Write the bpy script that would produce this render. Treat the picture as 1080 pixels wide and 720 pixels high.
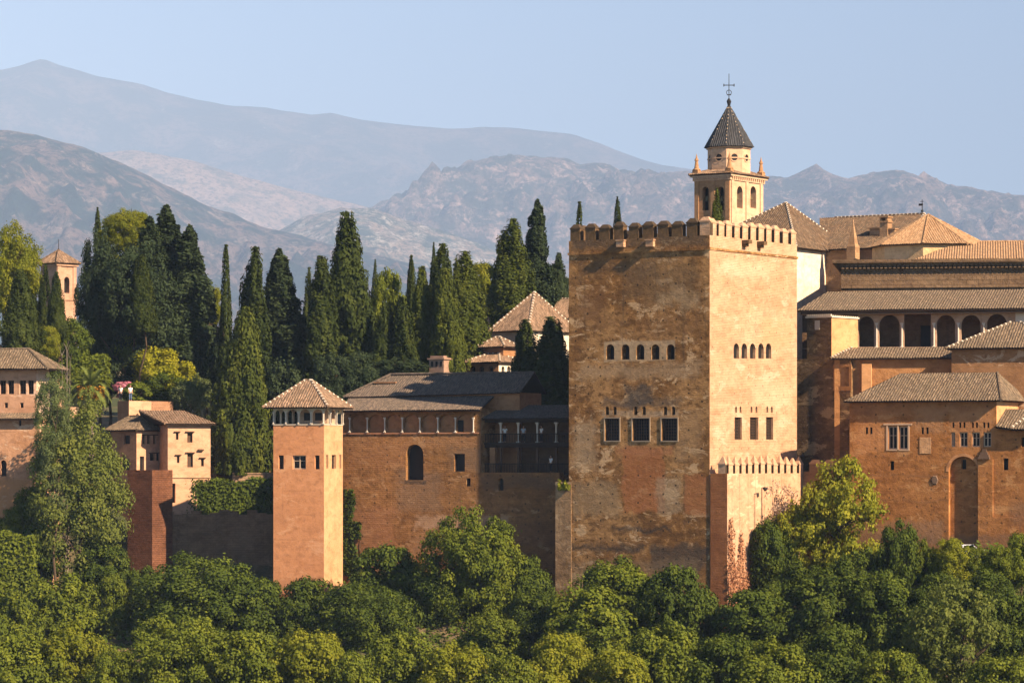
import bpy, bmesh, math, random
import numpy as np
from math import sin, cos, tan, pi, radians, sqrt, hypot
from mathutils import Vector, Matrix, noise

SC = bpy.context.scene
COL = SC.collection
for o in list(bpy.data.objects):
    bpy.data.objects.remove(o)

# ---------------------------------------------------------------- camera, world, sun, exposure
F = 3600.0          # focal length in pixels of the 1080 px wide photograph
HY = 490.0          # image row of the eye level
CZ = 30.0           # eye height above the datum (viewpoint terrace)
cam_d = bpy.data.cameras.new('camera')
cam_d.sensor_width = 36.0
cam_d.lens = 36.0 * F / 1080.0
cam_d.shift_y = (HY - 360.0) / 1080.0
cam_d.clip_start = 0.5
cam_d.clip_end = 80000
CAM = bpy.data.objects.new('camera', cam_d)
COL.objects.link(CAM)
CAM.location = (0, 0, CZ)
CAM.rotation_euler = (pi / 2, 0, 0)
SC.camera = CAM

SUN_B, SUN_E = radians(39.6), radians(34.0)
TOSUN = Vector((cos(SUN_B) * cos(SUN_E), -sin(SUN_B) * cos(SUN_E), sin(SUN_E)))
world = bpy.data.worlds.new('World')
SC.world = world
world.use_nodes = True
wn = world.node_tree
sky = wn.nodes.new('ShaderNodeTexSky')
sky.sky_type = 'NISHITA'
sky.sun_disc = False
sky.sun_elevation = SUN_E
sky.sun_rotation = pi / 2 + SUN_B
sky.altitude = 2000
sky.air_density = 1.0
sky.dust_density = 0.3
sky.ozone_density = 3.0
wn.links.new(sky.outputs[0], wn.nodes['Background'].inputs[0])
wn.nodes['Background'].inputs[1].default_value = 0.066
sl = bpy.data.lights.new('sun', 'SUN')
sl.energy = 5.0
sl.angle = radians(0.5)
sl.color = (1.0, 0.77, 0.535)
sun = bpy.data.objects.new('sun', sl)
COL.objects.link(sun)
sun.location = (200, -200, 300)
sun.rotation_euler = TOSUN.to_track_quat('Z', 'Y').to_euler()
SC.view_settings.view_transform = 'Standard'
SC.view_settings.look = 'None'
SC.view_settings.exposure = 1.42
SC.view_settings.gamma = 1.0
SC.view_settings.use_curve_mapping = False
SC.cycles.max_bounces = 5
SC.cycles.diffuse_bounces = 3
SC.cycles.glossy_bounces = 2
SC.cycles.transmission_bounces = 3
SC.cycles.transparent_max_bounces = 4
SC.cycles.volume_bounces = 0
SC.cycles.use_denoising = True
try:
    SC.cycles.denoiser = 'OPENIMAGEDENOISE'
    SC.cycles.denoising_input_passes = 'RGB_ALBEDO_NORMAL'
    SC.cycles.denoising_prefilter = 'ACCURATE'
except Exception:
    pass
SC.cycles.sample_clamp_indirect = 6.0

# ---------------------------------------------------------------- small helpers
def P(px, py, Y):
    return Vector(((px - 540.0) / F * Y, Y, CZ + (HY - py) / F * Y))

def smooth(a, b, x):
    t = max(0.0, min(1.0, (x - a) / (b - a)))
    return t * t * (3 - 2 * t)

def lerp_table(tab, x):
    if x <= tab[0][0]: return tab[0][1]
    for (a, va), (b, vb) in zip(tab, tab[1:]):
        if x <= b:
            return va + (vb - va) * (x - a) / (b - a)
    return tab[-1][1]

def tag(o, label=None, cat=None, group=None, kind=None):
    if label: o['label'] = label
    if cat: o['category'] = cat
    if group: o['group'] = group
    if kind: o['kind'] = kind
    return o

def empty(name, loc, rz=0.0):
    o = bpy.data.objects.new(name, None)
    COL.objects.link(o)
    o.empty_display_size = 0.3
    o.location = loc
    o.rotation_euler = (0, 0, rz)
    return o

def link_mesh(name, me, parent=None, mats=()):
    for m in mats:
        me.materials.append(m)
    o = bpy.data.objects.new(name, me)
    COL.objects.link(o)
    if parent is not None:
        o.parent = parent
    return o

def write_uv(me):
    """metre-scaled UVs: u runs along the horizontal of each face, v up its slope"""
    uv = me.uv_layers.new(name='UVMap')
    vs = me.vertices
    for p in me.polygons:
        n = p.normal
        if abs(n.z) > 0.985:
            t = Vector((1, 0, 0))
        else:
            t = Vector((-n.y, n.x, 0)).normalized()
        b = n.cross(t)
        for li in p.loop_indices:
            c = vs[me.loops[li].vertex_index].co
            uv.data[li].uv = (c.dot(t), c.dot(b))

def obj(name, bm, mats, parent=None, smooth_shade=False, uv=True):
    me = bpy.data.meshes.new(name)
    bm.normal_update()
    bm.to_mesh(me)
    bm.free()
    if uv: write_uv(me)
    if smooth_shade:
        for p in me.polygons: p.use_smooth = True
    if not isinstance(mats, (list, tuple)): mats = [mats]
    return link_mesh(name, me, parent, mats)

def quad(bm, pts, mi=0):
    f = bm.faces.new([bm.verts.new(p) for p in pts])
    f.material_index = mi
    return f

def box(bm, x0, x1, y0, y1, z0, z1, mi=0):
    v = [bm.verts.new(p) for p in ((x0, y0, z0), (x1, y0, z0), (x1, y1, z0), (x0, y1, z0), (x0, y0, z1), (x1, y0, z1), (x1, y1, z1), (x0, y1, z1))]
    for idx in ((0, 3, 2, 1), (4, 5, 6, 7), (0, 1, 5, 4), (1, 2, 6, 5), (2, 3, 7, 6), (3, 0, 4, 7)):
        f = bm.faces.new([v[i] for i in idx]); f.material_index = mi

def taper(bm, cx, cy, z0, z1, r0, r1, n=8, mi=0, cap=True, rot=0.0):
    a = [bm.verts.new((cx + r0 * cos(rot + 2 * pi * i / n), cy + r0 * sin(rot + 2 * pi * i / n), z0)) for i in range(n)]
    if r1 < 1e-4:
        t = bm.verts.new((cx, cy, z1))
        for i in range(n):
            f = bm.faces.new((a[i], a[(i + 1) % n], t)); f.material_index = mi
        return
    b = [bm.verts.new((cx + r1 * cos(rot + 2 * pi * i / n), cy + r1 * sin(rot + 2 * pi * i / n), z1)) for i in range(n)]
    for i in range(n):
        f = bm.faces.new((a[i], a[(i + 1) % n], b[(i + 1) % n], b[i])); f.material_index = mi
    if cap:
        f = bm.faces.new(b); f.material_index = mi

def tube(bm, p, q, r0, r1=None, n=6, mi=0, caps=True):
    p, q = Vector(p), Vector(q)
    if r1 is None: r1 = r0
    d = (q - p).normalized()
    s = d.orthogonal().normalized()
    t = d.cross(s)
    a = [bm.verts.new(p + (s * cos(2 * pi * i / n) + t * sin(2 * pi * i / n)) * r0) for i in range(n)]
    b = [bm.verts.new(q + (s * cos(2 * pi * i / n) + t * sin(2 * pi * i / n)) * r1) for i in range(n)]
    for i in range(n):
        f = bm.faces.new((a[i], a[(i + 1) % n], b[(i + 1) % n], b[i])); f.material_index = mi
    if caps:
        f = bm.faces.new(list(reversed(a))); f.material_index = mi
        f = bm.faces.new(b); f.material_index = mi

# ---------------------------------------------------------------- material node shorthand
class Mat:
    def __init__(self, name, rough=0.95, spec=0.2):
        self.m = bpy.data.materials.new(name)
        self.m.use_nodes = True
        self.t = self.m.node_tree
        self.b = self.t.nodes['Principled BSDF']
        self.b.inputs['Roughness'].default_value = rough
        self.b.inputs['Specular IOR Level'].default_value = spec
    def n(self, typ, ins=None, **props):
        nd = self.t.nodes.new(typ)
        for k, v in props.items(): setattr(nd, k, v)
        for k, v in (ins or {}).items():
            self.put(nd.inputs[k], v)
        return nd
    def put(self, sock, v):
        if isinstance(v, bpy.types.NodeSocket):
            self.t.links.new(v, sock)
        elif isinstance(v, bpy.types.Node):
            self.t.links.new(v.outputs[0], sock)
        else:
            if sock.type == 'RGBA' and len(v) == 3: v = (*v, 1)
            sock.default_value = v
    def math(self, op, a, b=None, clamp=False):
        nd = self.n('ShaderNodeMath', operation=op, use_clamp=clamp)
        self.put(nd.inputs[0], a)
        if b is not None: self.put(nd.inputs[1], b)
        return nd.outputs[0]
    def mix(self, fac, a, b, mode='MIX'):
        nd = self.n('ShaderNodeMix', data_type='RGBA', blend_type=mode)
        nd.clamp_factor = True
        self.put(nd.inputs[0], fac); self.put(nd.inputs[6], a); self.put(nd.inputs[7], b)
        return nd.outputs[2]
    def ramp(self, v, lo, hi, a=0.0, b=1.0):
        nd = self.n('ShaderNodeMapRange', clamp=True, interpolation_type='SMOOTHSTEP')
        self.put(nd.inputs[0], v)
        for i, x in enumerate((lo, hi, a, b)): nd.inputs[i + 1].default_value = x
        return nd.outputs[0]
    def uv(self, sx=1.0, sy=1.0, ox=0.0, oy=0.0):
        u = self.n('ShaderNodeUVMap', uv_map='UVMap')
        mp = self.n('ShaderNodeMapping', {0: u.outputs[0]})
        mp.inputs['Scale'].default_value = (sx, sy, 1)
        mp.inputs['Location'].default_value = (ox, oy, 0)
        return mp.outputs[0]
    def objc(self, s=1.0, loc=(0, 0, 0)):
        tc = self.n('ShaderNodeTexCoord')
        mp = self.n('ShaderNodeMapping', {0: tc.outputs['Object']})
        mp.inputs['Scale'].default_value = (s, s, s) if not isinstance(s, tuple) else s
        mp.inputs['Location'].default_value = loc
        return mp.outputs[0]
    def noise(self, vec, scale, detail=4, rough=0.55, dist=0.0):
        nd = self.n('ShaderNodeTexNoise', {'Vector': vec})
        nd.inputs['Scale'].default_value = scale
        nd.inputs['Detail'].default_value = detail
        nd.inputs['Roughness'].default_value = rough
        nd.inputs['Distortion'].default_value = dist
        return nd.outputs[0]
    def color(self, c): self.put(self.b.inputs['Base Color'], c)
    def bump(self, h, strength=0.5, dist=0.05, normal=None):
        nd = self.n('ShaderNodeBump', {'Height': h})
        nd.inputs['Strength'].default_value = strength
        nd.inputs['Distance'].default_value = dist
        if normal is not None: self.put(nd.inputs['Normal'], normal)
        self.put(self.b.inputs['Normal'], nd.outputs[0])
        return nd.outputs[0]

def flat(name, c, rough=0.9, var=0.15, sc=1.5, metallic=0.0):
    m = Mat(name, rough)
    v = m.noise(m.objc(1.0), sc, 4)
    dark = tuple(x * (1 - var) for x in c); lite = tuple(min(1, x * (1 + var)) for x in c)
    m.color(m.mix(v, dark, lite))
    m.b.inputs['Metallic'].default_value = metallic
    return m.m

SEED = [0]
def stone(name, a, b, c, course=0.85, brick=None, streak=0.35, patches=(), rough_amt=1.0, light_spots=None, stain=(0.05, 0.04, 0.03), blotch=0.5, big=0.22, mottle=0.35, holes=0.0):
    """weathered rammed earth / brick / plaster. a, b large blotches, c horizontal lifts; patches = (u0,u1,v0,v1,colour,strength,soft,ragged)"""
    SEED[0] += 1
    sd = SEED[0] * 17.3
    m = Mat(name, 0.95, 0.12)
    uv = m.uv(1, 1, sd, sd * 0.7)
    n1 = m.noise(uv, big, 5, 0.6, 0.4)
    col = m.mix(m.ramp(n1, 0.5 - 0.32 * blotch, 0.5 + 0.32 * blotch), a, b)
    band = m.noise(m.uv(0.22, 0.55, sd, sd), 1.0, 7, 0.7)
    col = m.mix(m.ramp(band, 0.47, 0.68, 0, 0.75), col, c)
    n2 = m.noise(uv, 1.7, 5, 0.65)
    dk = tuple(x * 0.62 for x in a)
    col = m.mix(m.ramp(n2, 0.5, 0.72, 0, 0.6), col, dk)
    mt = m.noise(m.uv(0.85, 1.25, sd + 3, sd + 8), 1.0, 9, 0.72, 0.4)
    col = m.mix(m.ramp(mt, 0.50, 0.60, 0, mottle), col, tuple(x * 0.5 for x in a))
    col = m.mix(m.ramp(mt, 0.46, 0.36, 0, mottle), col, tuple(min(1, x * 1.25) for x in b))
    if light_spots:
        n4 = m.noise(m.uv(0.38, 0.75, sd + 9, sd + 4), 0.8, 10, 0.74, 0.5)
        col = m.mix(m.ramp(n4, 0.55, 0.595, 0, 0.8), col, light_spots)
    # lifts: thin darker joints of the rammed-earth courses
    sep = m.n('ShaderNodeSeparateXYZ', {0: m.uv()})
    wob = m.noise(uv, 0.6, 3)
    vv = m.math('ADD', sep.outputs[1], m.math('MULTIPLY', wob, 0.5))
    fr = m.math('FRACT', m.math('DIVIDE', vv, course))
    joint = m.ramp(fr, 0.0, 0.12, 1, 0)
    jn = m.ramp(m.noise(uv, 0.45, 3), 0.45, 0.62)
    joint = m.math('MULTIPLY', joint, jn)
    col = m.mix(m.math('MULTIPLY', joint, 0.22), col, tuple(x * 0.4 for x in a))
    hole = None
    if holes:      # putlog holes left by the formwork
        hu = m.math('SUBTRACT', m.math('FRACT', m.math('ADD', m.math('DIVIDE', sep.outputs[0], 1.45), m.math('MULTIPLY', wob, .25))), .5)
        hv = m.math('SUBTRACT', fr, .3)
        r2 = m.math('ADD', m.math('POWER', m.math('MULTIPLY', hu, 1.45), 2.0), m.math('POWER', m.math('MULTIPLY', hv, course), 2.0))
        hole = m.math('MULTIPLY', m.ramp(r2, .004, .016, 1, 0), m.ramp(m.noise(uv, 0.9, 2), .48, .55))
        hole = m.math('MULTIPLY', hole, holes)
    # rain streaks
    st = m.noise(m.uv(1.6, 0.07, sd, sd), 1.0, 4, 0.6)
    col = m.mix(m.ramp(st, 0.56, 0.78, 0, streak), col, stain)
    for (u0, u1, v0, v1, pc, stg, soft, rag) in patches:
        nz = m.n('ShaderNodeTexNoise', {'Vector': uv})
        nz.inputs['Scale'].default_value = 0.55; nz.inputs['Detail'].default_value = 5; nz.inputs['Roughness'].default_value = 0.65
        sp = m.n('ShaderNodeSeparateXYZ', {0: nz.outputs['Color']})
        uu = m.math('ADD', sep.outputs[0], m.math('MULTIPLY', m.math('SUBTRACT', sp.outputs[0], 0.5), rag * 4))
        ww = m.math('ADD', sep.outputs[1], m.math('MULTIPLY', m.math('SUBTRACT', sp.outputs[1], 0.5), rag * 4))
        d = m.math('MINIMUM', m.math('MINIMUM', m.math('SUBTRACT', uu, u0), m.math('SUBTRACT', u1, uu)),
                   m.math('MINIMUM', m.math('SUBTRACT', ww, v0), m.math('SUBTRACT', v1, ww)))
        msk = m.math('MULTIPLY', m.ramp(d, 0, soft), stg)
        msk = m.math('MULTIPLY', msk, m.ramp(n2, 0.35, 0.7, 1.0, 0.7))
        col = m.mix(msk, col, pc)
    fine = m.noise(uv, 9.0, 5, 0.7)
    col = m.mix(m.ramp(fine, 0.42, 0.75, 0, 0.35), col, tuple(x * 0.55 for x in b))
    if hole is not None: col = m.mix(hole, col, (0.03, 0.02, 0.012))
    h = m.math('ADD', m.math('MULTIPLY', n2, 1.0), m.math('MULTIPLY', fine, 0.45))
    h = m.math('SUBTRACT', h, m.math('MULTIPLY', joint, 0.12))
    if brick:
        bt = m.n('ShaderNodeTexBrick', {'Vector': m.uv()})
        bt.inputs['Scale'].default_value = 1.0
        bt.inputs['Brick Width'].default_value = brick[0]; bt.inputs['Row Height'].default_value = brick[1]
        bt.inputs['Mortar Size'].default_value = brick[1] * 0.09
        bt.inputs['Color1'].default_value = (0.75, 0.75, 0.75, 1); bt.inputs['Color2'].default_value = (1, 1, 1, 1); bt.inputs['Mortar'].default_value = (0.6, 0.6, 0.6, 1)
        col = m.mix(brick[2], col, bt.outputs['Color'], 'MULTIPLY')
        h = m.math('SUBTRACT', h, m.math('MULTIPLY', bt.outputs['Fac'], 0.5))
    m.color(col)
    m.bump(h, 0.9 * min(1.0, rough_amt), 0.10 * rough_amt)
    return m.m

PITCH = 0.28
def tiles(name, cols, lichen=(0.16, 0.14, 0.10), lich=0.5):
    SEED[0] += 1
    sd = SEED[0] * 11.1
    m = Mat(name, 0.9, 0.15)
    sep = m.n('ShaderNodeSeparateXYZ', {0: m.uv()})
    fu = m.math('FLOOR', m.math('DIVIDE', sep.outputs[0], PITCH))
    fv = m.math('FLOOR', m.math('DIVIDE', sep.outputs[1], 0.33))
    cv = m.n('ShaderNodeCombineXYZ', {0: fu, 1: fv, 2: sd})
    wnz = m.n('ShaderNodeTexWhiteNoise', {0: cv.outputs[0]}, noise_dimensions='3D')
    r = m.n('ShaderNodeValToRGB', {0: wnz.outputs[0]})
    r.color_ramp.interpolation = 'CONSTANT'
    els = r.color_ramp.elements
    els[0].position = 0; els[0].color = (*cols[0], 1)
    els[1].position = 1.0 / len(cols); els[1].color = (*cols[1], 1)
    for i, c in enumerate(cols[2:]):
        e = els.new((i + 2.0) / len(cols)); e.color = (*c, 1)
    uv = m.uv(1, 1, sd, sd)
    col = m.mix(m.ramp(m.noise(uv, 0.5, 5, 0.65), 0.42, 0.62, 0, lich), r.outputs[0], lichen)
    col = m.mix(m.ramp(m.noise(uv, 3.0, 4, 0.7), 0.55, 0.75, 0, 0.5), col, (0.05, 0.04, 0.03))
    fr = m.math('FRACT', m.math('DIVIDE', sep.outputs[1], 0.33))
    m.color(col)
    m.bump(m.math('ADD', fr, m.math('MULTIPLY', m.noise(uv, 6, 3), 0.6)), 0.7, 0.05)
    return m.m

def leafmat(name, a, b, trans=0.25, c=None):
    m = Mat(name, 0.7, 0.08)
    oi = m.n('ShaderNodeObjectInfo')
    v = m.noise(m.objc(1.0), 0.5, 3, 0.6)
    f = m.math('ADD', m.ramp(v, 0.35, 0.65, 0, 0.6), m.math('MULTIPLY', oi.outputs['Random'], 0.4))
    col = m.mix(f, a, b)
    wn_ = m.noise(m.objc(1.0), 5.0, 2, 0.6)
    col = m.mix(m.ramp(wn_, 0.45, 0.7, 0, 0.55), col, c or tuple(min(1, x * 1.7) for x in b))
    m.color(col)
    tr = m.n('ShaderNodeBsdfTranslucent', {'Color': m.mix(0.5, col, tuple(min(1, x * 2.2) for x in b))})
    mx = m.n('ShaderNodeMixShader', {0: trans, 1: m.b.outputs[0], 2: tr.outputs[0]})
    out = [n for n in m.t.nodes if n.type == 'OUTPUT_MATERIAL'][0]
    m.t.links.new(mx.outputs[0], out.inputs[0])
    return m.m

# ---------------------------------------------------------------- ground
PROFILE = [(-400, 34), (-30, 29.5), (0, 28.3), (12, 27), (40, 12), (120, -14), (200, -17), (262, -5), (292, 3), (325, 11), (338, 14), (348, 16.5), (360, 18.5),
           (369, 28.8), (400, 35), (450, 41), (600, 47), (1000, 42), (2600, 70), (12000, 80), (54000, 100)]
def ground(x, y):
    z = lerp_table(PROFILE, y)
    z += 1.2 * noise.noise(Vector((x * 0.03, y * 0.03, 3.0))) * smooth(20, 80, abs(y))
    w = smooth(22, 34, x) * smooth(318, 326, y) * (1 - smooth(352, 364, y))     # terrace under the right-hand wing
    z = z * (1 - w) + 20.8 * w
    return z

m = Mat('hillside_soil', 0.95)
n1 = m.noise(m.objc(1.0), 0.12, 6, 0.6)
n2 = m.noise(m.objc(1.0), 1.4, 5, 0.7)
gcol = m.mix(m.ramp(n1, 0.4, 0.6), (0.05, 0.06, 0.022), (0.16, 0.11, 0.06))
m.color(m.mix(m.ramp(n2, 0.45, 0.7, 0, 0.7), gcol, (0.035, 0.045, 0.015)))
m.bump(n2, 0.8, 0.3)
M_SOIL = m.m

rows = list(range(-400, -20, 40)) + list(range(-20, 260, 10)) + list(np.arange(260, 380, 2.0)) + list(range(380, 620, 10)) + list(range(620, 1100, 60)) + list(range(1100, 4000, 300)) + list(range(4000, 54001, 5000))
NC = 150
bm = bmesh.new()
grid = []
for y in rows:
    hw = 90 + 0.5 * max(0.0, y)
    grid.append([bm.verts.new((hw * (2 * i / NC - 1), y, ground(hw * (2 * i / NC - 1), y))) for i in range(NC + 1)])
for r0, r1 in zip(grid, grid[1:]):
    for i in range(NC):
        bm.faces.new((r0[i], r0[i + 1], r1[i + 1], r1[i]))
tag(obj('ground', bm, M_SOIL, smooth_shade=True, uv=False), kind='structure')

# ---------------------------------------------------------------- mountains
def mountain_mat(name, scrub, tan_, rock, lo, hi, rocky=0.5, s=1.0):
    m = Mat(name, 1.0, 0.05)
    s = s * 2.0
    c = m.objc(1.0)
    n1 = m.noise(c, 0.0022 * s, 8, 0.62, 0.3)
    n2 = m.noise(c, 0.014 * s, 8, 0.75)
    n3 = m.noise(m.objc((1, 0.5, 1.6), (500, 0, 0)), 0.004 * s, 9, 0.72, 0.6)
    col = m.mix(m.ramp(n1, lo, hi), scrub, tan_)
    col = m.mix(m.ramp(n3, 0.60 - 0.14 * rocky, 0.72 - 0.1 * rocky, 0, 0.85), col, rock)
    col = m.mix(m.ramp(n2, 0.47, 0.58, 0, 0.8), col, tuple(x * 0.5 for x in scrub))
    m.color(col)
    m.bump(m.math('ADD', n2, m.math('MULTIPLY', n3, 1.5)), 1.0, 60.0 / s)
    return m.m

MS = 3.3            # the ranges stand at about three times the first survey distances below
def mountain(name, outline, Y0, depth_front, depth_back, x_half, mat, amp, fs, seed, nx=300, ny=110, z_foot=60, jag=0.25, power=1.15, spur=0.5):
    Y0, depth_front, depth_back, x_half, amp, fs, z_foot = [q * MS for q in (Y0, depth_front, depth_back, x_half, amp, fs)] + [z_foot]
    bm = bmesh.new()
    g = []
    for j in range(ny + 1):
        t = j / ny
        y = Y0 - depth_front + (depth_front + depth_back) * t
        row = []
        for i in range(nx + 1):
            x = x_half * (2 * i / nx - 1)
            d = min(1.0, (Y0 - y) / depth_front if y < Y0 else (y - Y0) / depth_back)
            # side spurs run down from the crest: the crest height is read a little to the side, more so farther down
            wx = x + d * spur * depth_front * 0.35 * noise.noise(Vector((x / (fs * 1.6), y / (fs * 3), seed)))
            crest = CZ + (HY - lerp_table(outline, 540 + F * wx / Y0)) / F * Y0
            h = (crest - z_foot) * max(0.0, 1 - d) ** power
            fade = min(1.0, 4.0 * d)
            r = noise.ridged_multi_fractal(Vector((x / fs, y / fs, seed)), 0.9, 2.1, 6, 1.0, 2.0) - 1.2
            f = noise.fractal(Vector((x / (fs * 0.12), y / (fs * 0.12), seed)), 0.8, 2.0, 5)
            h += amp * r * fade * (1 - d) ** 0.5 * 0.9 + amp * jag * f * (0.14 + 0.86 * fade) * (1 - d) ** 0.3
            row.append(bm.verts.new((x, y, z_foot + h - (25 * max(0, d - 0.9) * 10))))
        g.append(row)
    for r0, r1 in zip(g, g[1:]):
        for i in range(nx):
            bm.faces.new((r0[i], r0[i + 1], r1[i + 1], r1[i]))
    return tag(obj(name, bm, mat, smooth_shade=True, uv=False), kind='structure')

OUT1 = [(-600, 150), (-200, 80), (0, 72), (20, 68), (45, 60), (65, 68), (100, 78), (150, 88), (180, 98), (215, 105), (240, 110), (280, 112), (330, 120), (350, 118), (380, 125), (420, 130), (470, 134), (510, 131), (545, 133), (605, 140), (660, 160), (700, 173), (760, 183), (830, 190), (1080, 205), (1500, 240)]
OUT2 = [(-600, 170), (0, 168), (100, 161), (140, 158), (200, 168), (260, 187), (330, 205), (380, 216), (440, 232), (520, 262), (700, 300), (1500, 330)]
OUT3 = [(-600, 120), (-100, 128), (0, 137), (40, 142), (80, 153), (130, 172), (180, 198), (230, 222), (280, 240), (330, 252), (420, 275), (520, 300), (700, 330), (1500, 350)]
OUT5 = [(-600, 330), (180, 300), (260, 262), (320, 228), (360, 218), (395, 219), (430, 231), (466, 241), (520, 262), (600, 290), (700, 320), (1500, 350)]
OUT4 = [(-600, 320), (300, 260), (380, 232), (420, 208), (450, 190), (480, 178), (500, 170), (530, 164), (545, 163), (570, 165), (600, 168), (612, 174), (625, 171), (640, 173), (655, 180), (680, 184), (700, 181), (730, 179), (760, 184), (800, 186), (830, 186), (842, 182), (855, 175), (862, 172), (869, 178), (880, 183), (895, 187), (920, 181), (940, 178), (960, 183), (990, 193), (1020, 198), (1050, 202), (1080, 206), (1200, 225), (1500, 240)]
M_MT1 = mountain_mat('far_range_slope', (0.045, 0.055, 0.06), (0.20, 0.14, 0.12), (0.40, 0.33, 0.28), 0.42, 0.62, 0.2, 0.5)
M_MT2 = mountain_mat('tan_ridge_slope', (0.15, 0.13, 0.09), (0.46, 0.31, 0.22), (0.50, 0.38, 0.30), 0.35, 0.55, 0.5)
M_MT3 = mountain_mat('near_hill_slope', (0.02, 0.04, 0.034), (0.21, 0.14, 0.115), (0.38, 0.28, 0.235), 0.46, 0.58, 0.5, 1.2)
M_MT4 = mountain_mat('crag_slope', (0.05, 0.06, 0.055), (0.22, 0.155, 0.13), (0.55, 0.39, 0.33), 0.42, 0.6, 0.75, 1.2)
M_MT5 = mountain_mat('limestone_spur_slope', (0.05, 0.07, 0.04), (0.34, 0.25, 0.18), (0.62, 0.54, 0.44), 0.42, 0.6, 0.9, 1.5)
mountain('mountain_far_range', OUT1, 11200, 3400, 2000, 3600, M_MT1, 210, 1500, 1.7, 340, 120, 100, 0.10, 1.05, 0.5)
mountain('mountain_tan_ridge', OUT2, 7600, 1600, 1500, 2000, M_MT2, 70, 700, 4.1, 260, 60, 90, 0.14)
mountain('mountain_crags', OUT4, 6600, 2200, 1200, 1800, M_MT4, 150, 330, 8.3, 520, 190, 85, 0.20, 1.0, 1.2)
mountain('mountain_limestone_spur', OUT5, 5200, 1300, 900, 1300, M_MT5, 60, 300, 6.6, 260, 80, 80, 0.2, 1.0, 0.9)
mountain('mountain_near_hill', OUT3, 4200, 1600, 900, 1150, M_MT3, 80, 300, 2.9, 460, 150, 75, 0.2, 1.05, 1.0)

# ---------------------------------------------------------------- haze: the air itself, sky stays outside
bm = bmesh.new()
box(bm, -26000, 26000, -420, 56000, -25, 5900)
hz = bpy.data.materials.new('haze_air')
hz.use_nodes = True
ht = hz.node_tree
ht.nodes.clear()
ho = ht.nodes.new('ShaderNodeOutputMaterial')
hv = ht.nodes.new('ShaderNodeVolumePrincipled')
hv.inputs['Color'].default_value = (0.48, 0.67, 1.0, 1)
hv.inputs['Density'].default_value = 0.000044
hv.inputs['Anisotropy'].default_value = -0.45
ht.links.new(hv.outputs[0], ho.inputs['Volume'])
HAZE = obj('haze', bm, hz, uv=False)
tag(HAZE, 'pale blue haze lying over the valley and the far mountains', 'haze', kind='stuff')
# ---------------------------------------------------------------- materials of the buildings
DARK = flat('dark_interior', (0.012, 0.010, 0.009), 0.6, 0.3)
GLASS = flat('window_glass', (0.02, 0.02, 0.022), 0.15, 0.2)
WOOD = flat('brown_wood', (0.075, 0.042, 0.025), 0.8, 0.3)
DWOOD = flat('dark_wood', (0.028, 0.018, 0.013), 0.8, 0.3)
WHITE = flat('white_plaster_trim', (0.52, 0.44, 0.34), 0.9, 0.15)
BEIGE = flat('beige_window_trim', (0.40, 0.30, 0.21), 0.9, 0.25, 3)
MARBLE = flat('white_marble', (0.50, 0.44, 0.36), 0.6, 0.15)
MORTAR = flat('white_mortar', (0.50, 0.43, 0.34), 0.95, 0.25, 4)
BRICKTRIM = flat('brick_trim', (0.36, 0.17, 0.09), 0.95, 0.25, 3)
IRON = flat('dark_iron', (0.02, 0.02, 0.022), 0.5, 0.1)
GREYBARK = flat('grey_bark', (0.16, 0.13, 0.10), 0.95, 0.3, 3)
BARK = flat('brown_bark', (0.07, 0.048, 0.03), 0.95, 0.3, 3)

T_GREY = tiles('lichen_roof_tiles', [(0.148, 0.105, 0.066), (0.101, 0.070, 0.047), (0.211, 0.152, 0.101), (0.125, 0.094, 0.066), (0.074, 0.053, 0.036)], (0.109, 0.087, 0.058), 0.5)
T_WARM = tiles('warm_roof_tiles', [(0.357, 0.212, 0.111), (0.281, 0.162, 0.081), (0.425, 0.272, 0.153), (0.221, 0.128, 0.068)], (0.230, 0.157, 0.093), 0.45)
T_PINK = tiles('pale_clay_roof_tiles', [(0.218, 0.136, 0.086), (0.148, 0.092, 0.058), (0.296, 0.195, 0.129), (0.101, 0.066, 0.043), (0.179, 0.121, 0.082)], (0.133, 0.101, 0.069), 0.5)
T_BROWN = tiles('dark_brown_roof_tiles', [(0.125, 0.078, 0.047), (0.094, 0.058, 0.035), (0.172, 0.113, 0.070), (0.070, 0.047, 0.031)], (0.101, 0.082, 0.058), 0.5)
T_DARK = tiles('dark_grey_brown_roof_tiles', [(0.10, 0.075, 0.06), (0.07, 0.055, 0.045), (0.14, 0.105, 0.08)], (0.09, 0.075, 0.055), 0.4)  # dark grey-brown tile tones
T_SLATE = tiles('black_glazed_tiles', [(0.045, 0.045, 0.05), (0.03, 0.032, 0.036), (0.06, 0.06, 0.065)], (0.05, 0.05, 0.045), 0.3)

THETA = 33.0

class Bld:
    """a building in its own frame: +x to the right along the front (which faces -y), +y away along the right-hand flank (which faces +x); origin at the near corner"""
    def __init__(self, name, label, cat, px, Y, theta=THETA, zb=12.0, group=None):
        self.X = (px - 540.0) / F * Y
        self.root = empty(name, (self.X, Y, zb), -radians(theta))
        tag(self.root, label, cat, group, 'thing')
        self.zb = zb
        self.M = Matrix.Translation((self.X, Y, zb)) @ Matrix.Rotation(-radians(theta), 4, 'Z')
        self.I = self.M.inverted()
        self.o = self.I @ Vector((0, 0, CZ))
    def ray(self, px, py):
        return self.I.to_3x3() @ Vector(((px - 540.0) / F, 1.0, (HY - py) / F))
    def L(self, px, py, off=0.0):
        d = self.ray(px, py)
        p = self.o + d * ((off - self.o.y) / d.y)
        return p.x, p.z
    def R(self, px, py, off=0.0):
        d = self.ray(px, py)
        p = self.o + d * ((off - self.o.x) / d.x)
        return p.y, p.z
    def at(self, face, px, py, off=0.0):
        return self.L(px, py, off) if face == 'L' else self.R(px, py, off)
    def z(self, py, Y):
        return CZ + (HY - py) / F * Y - self.zb

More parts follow.
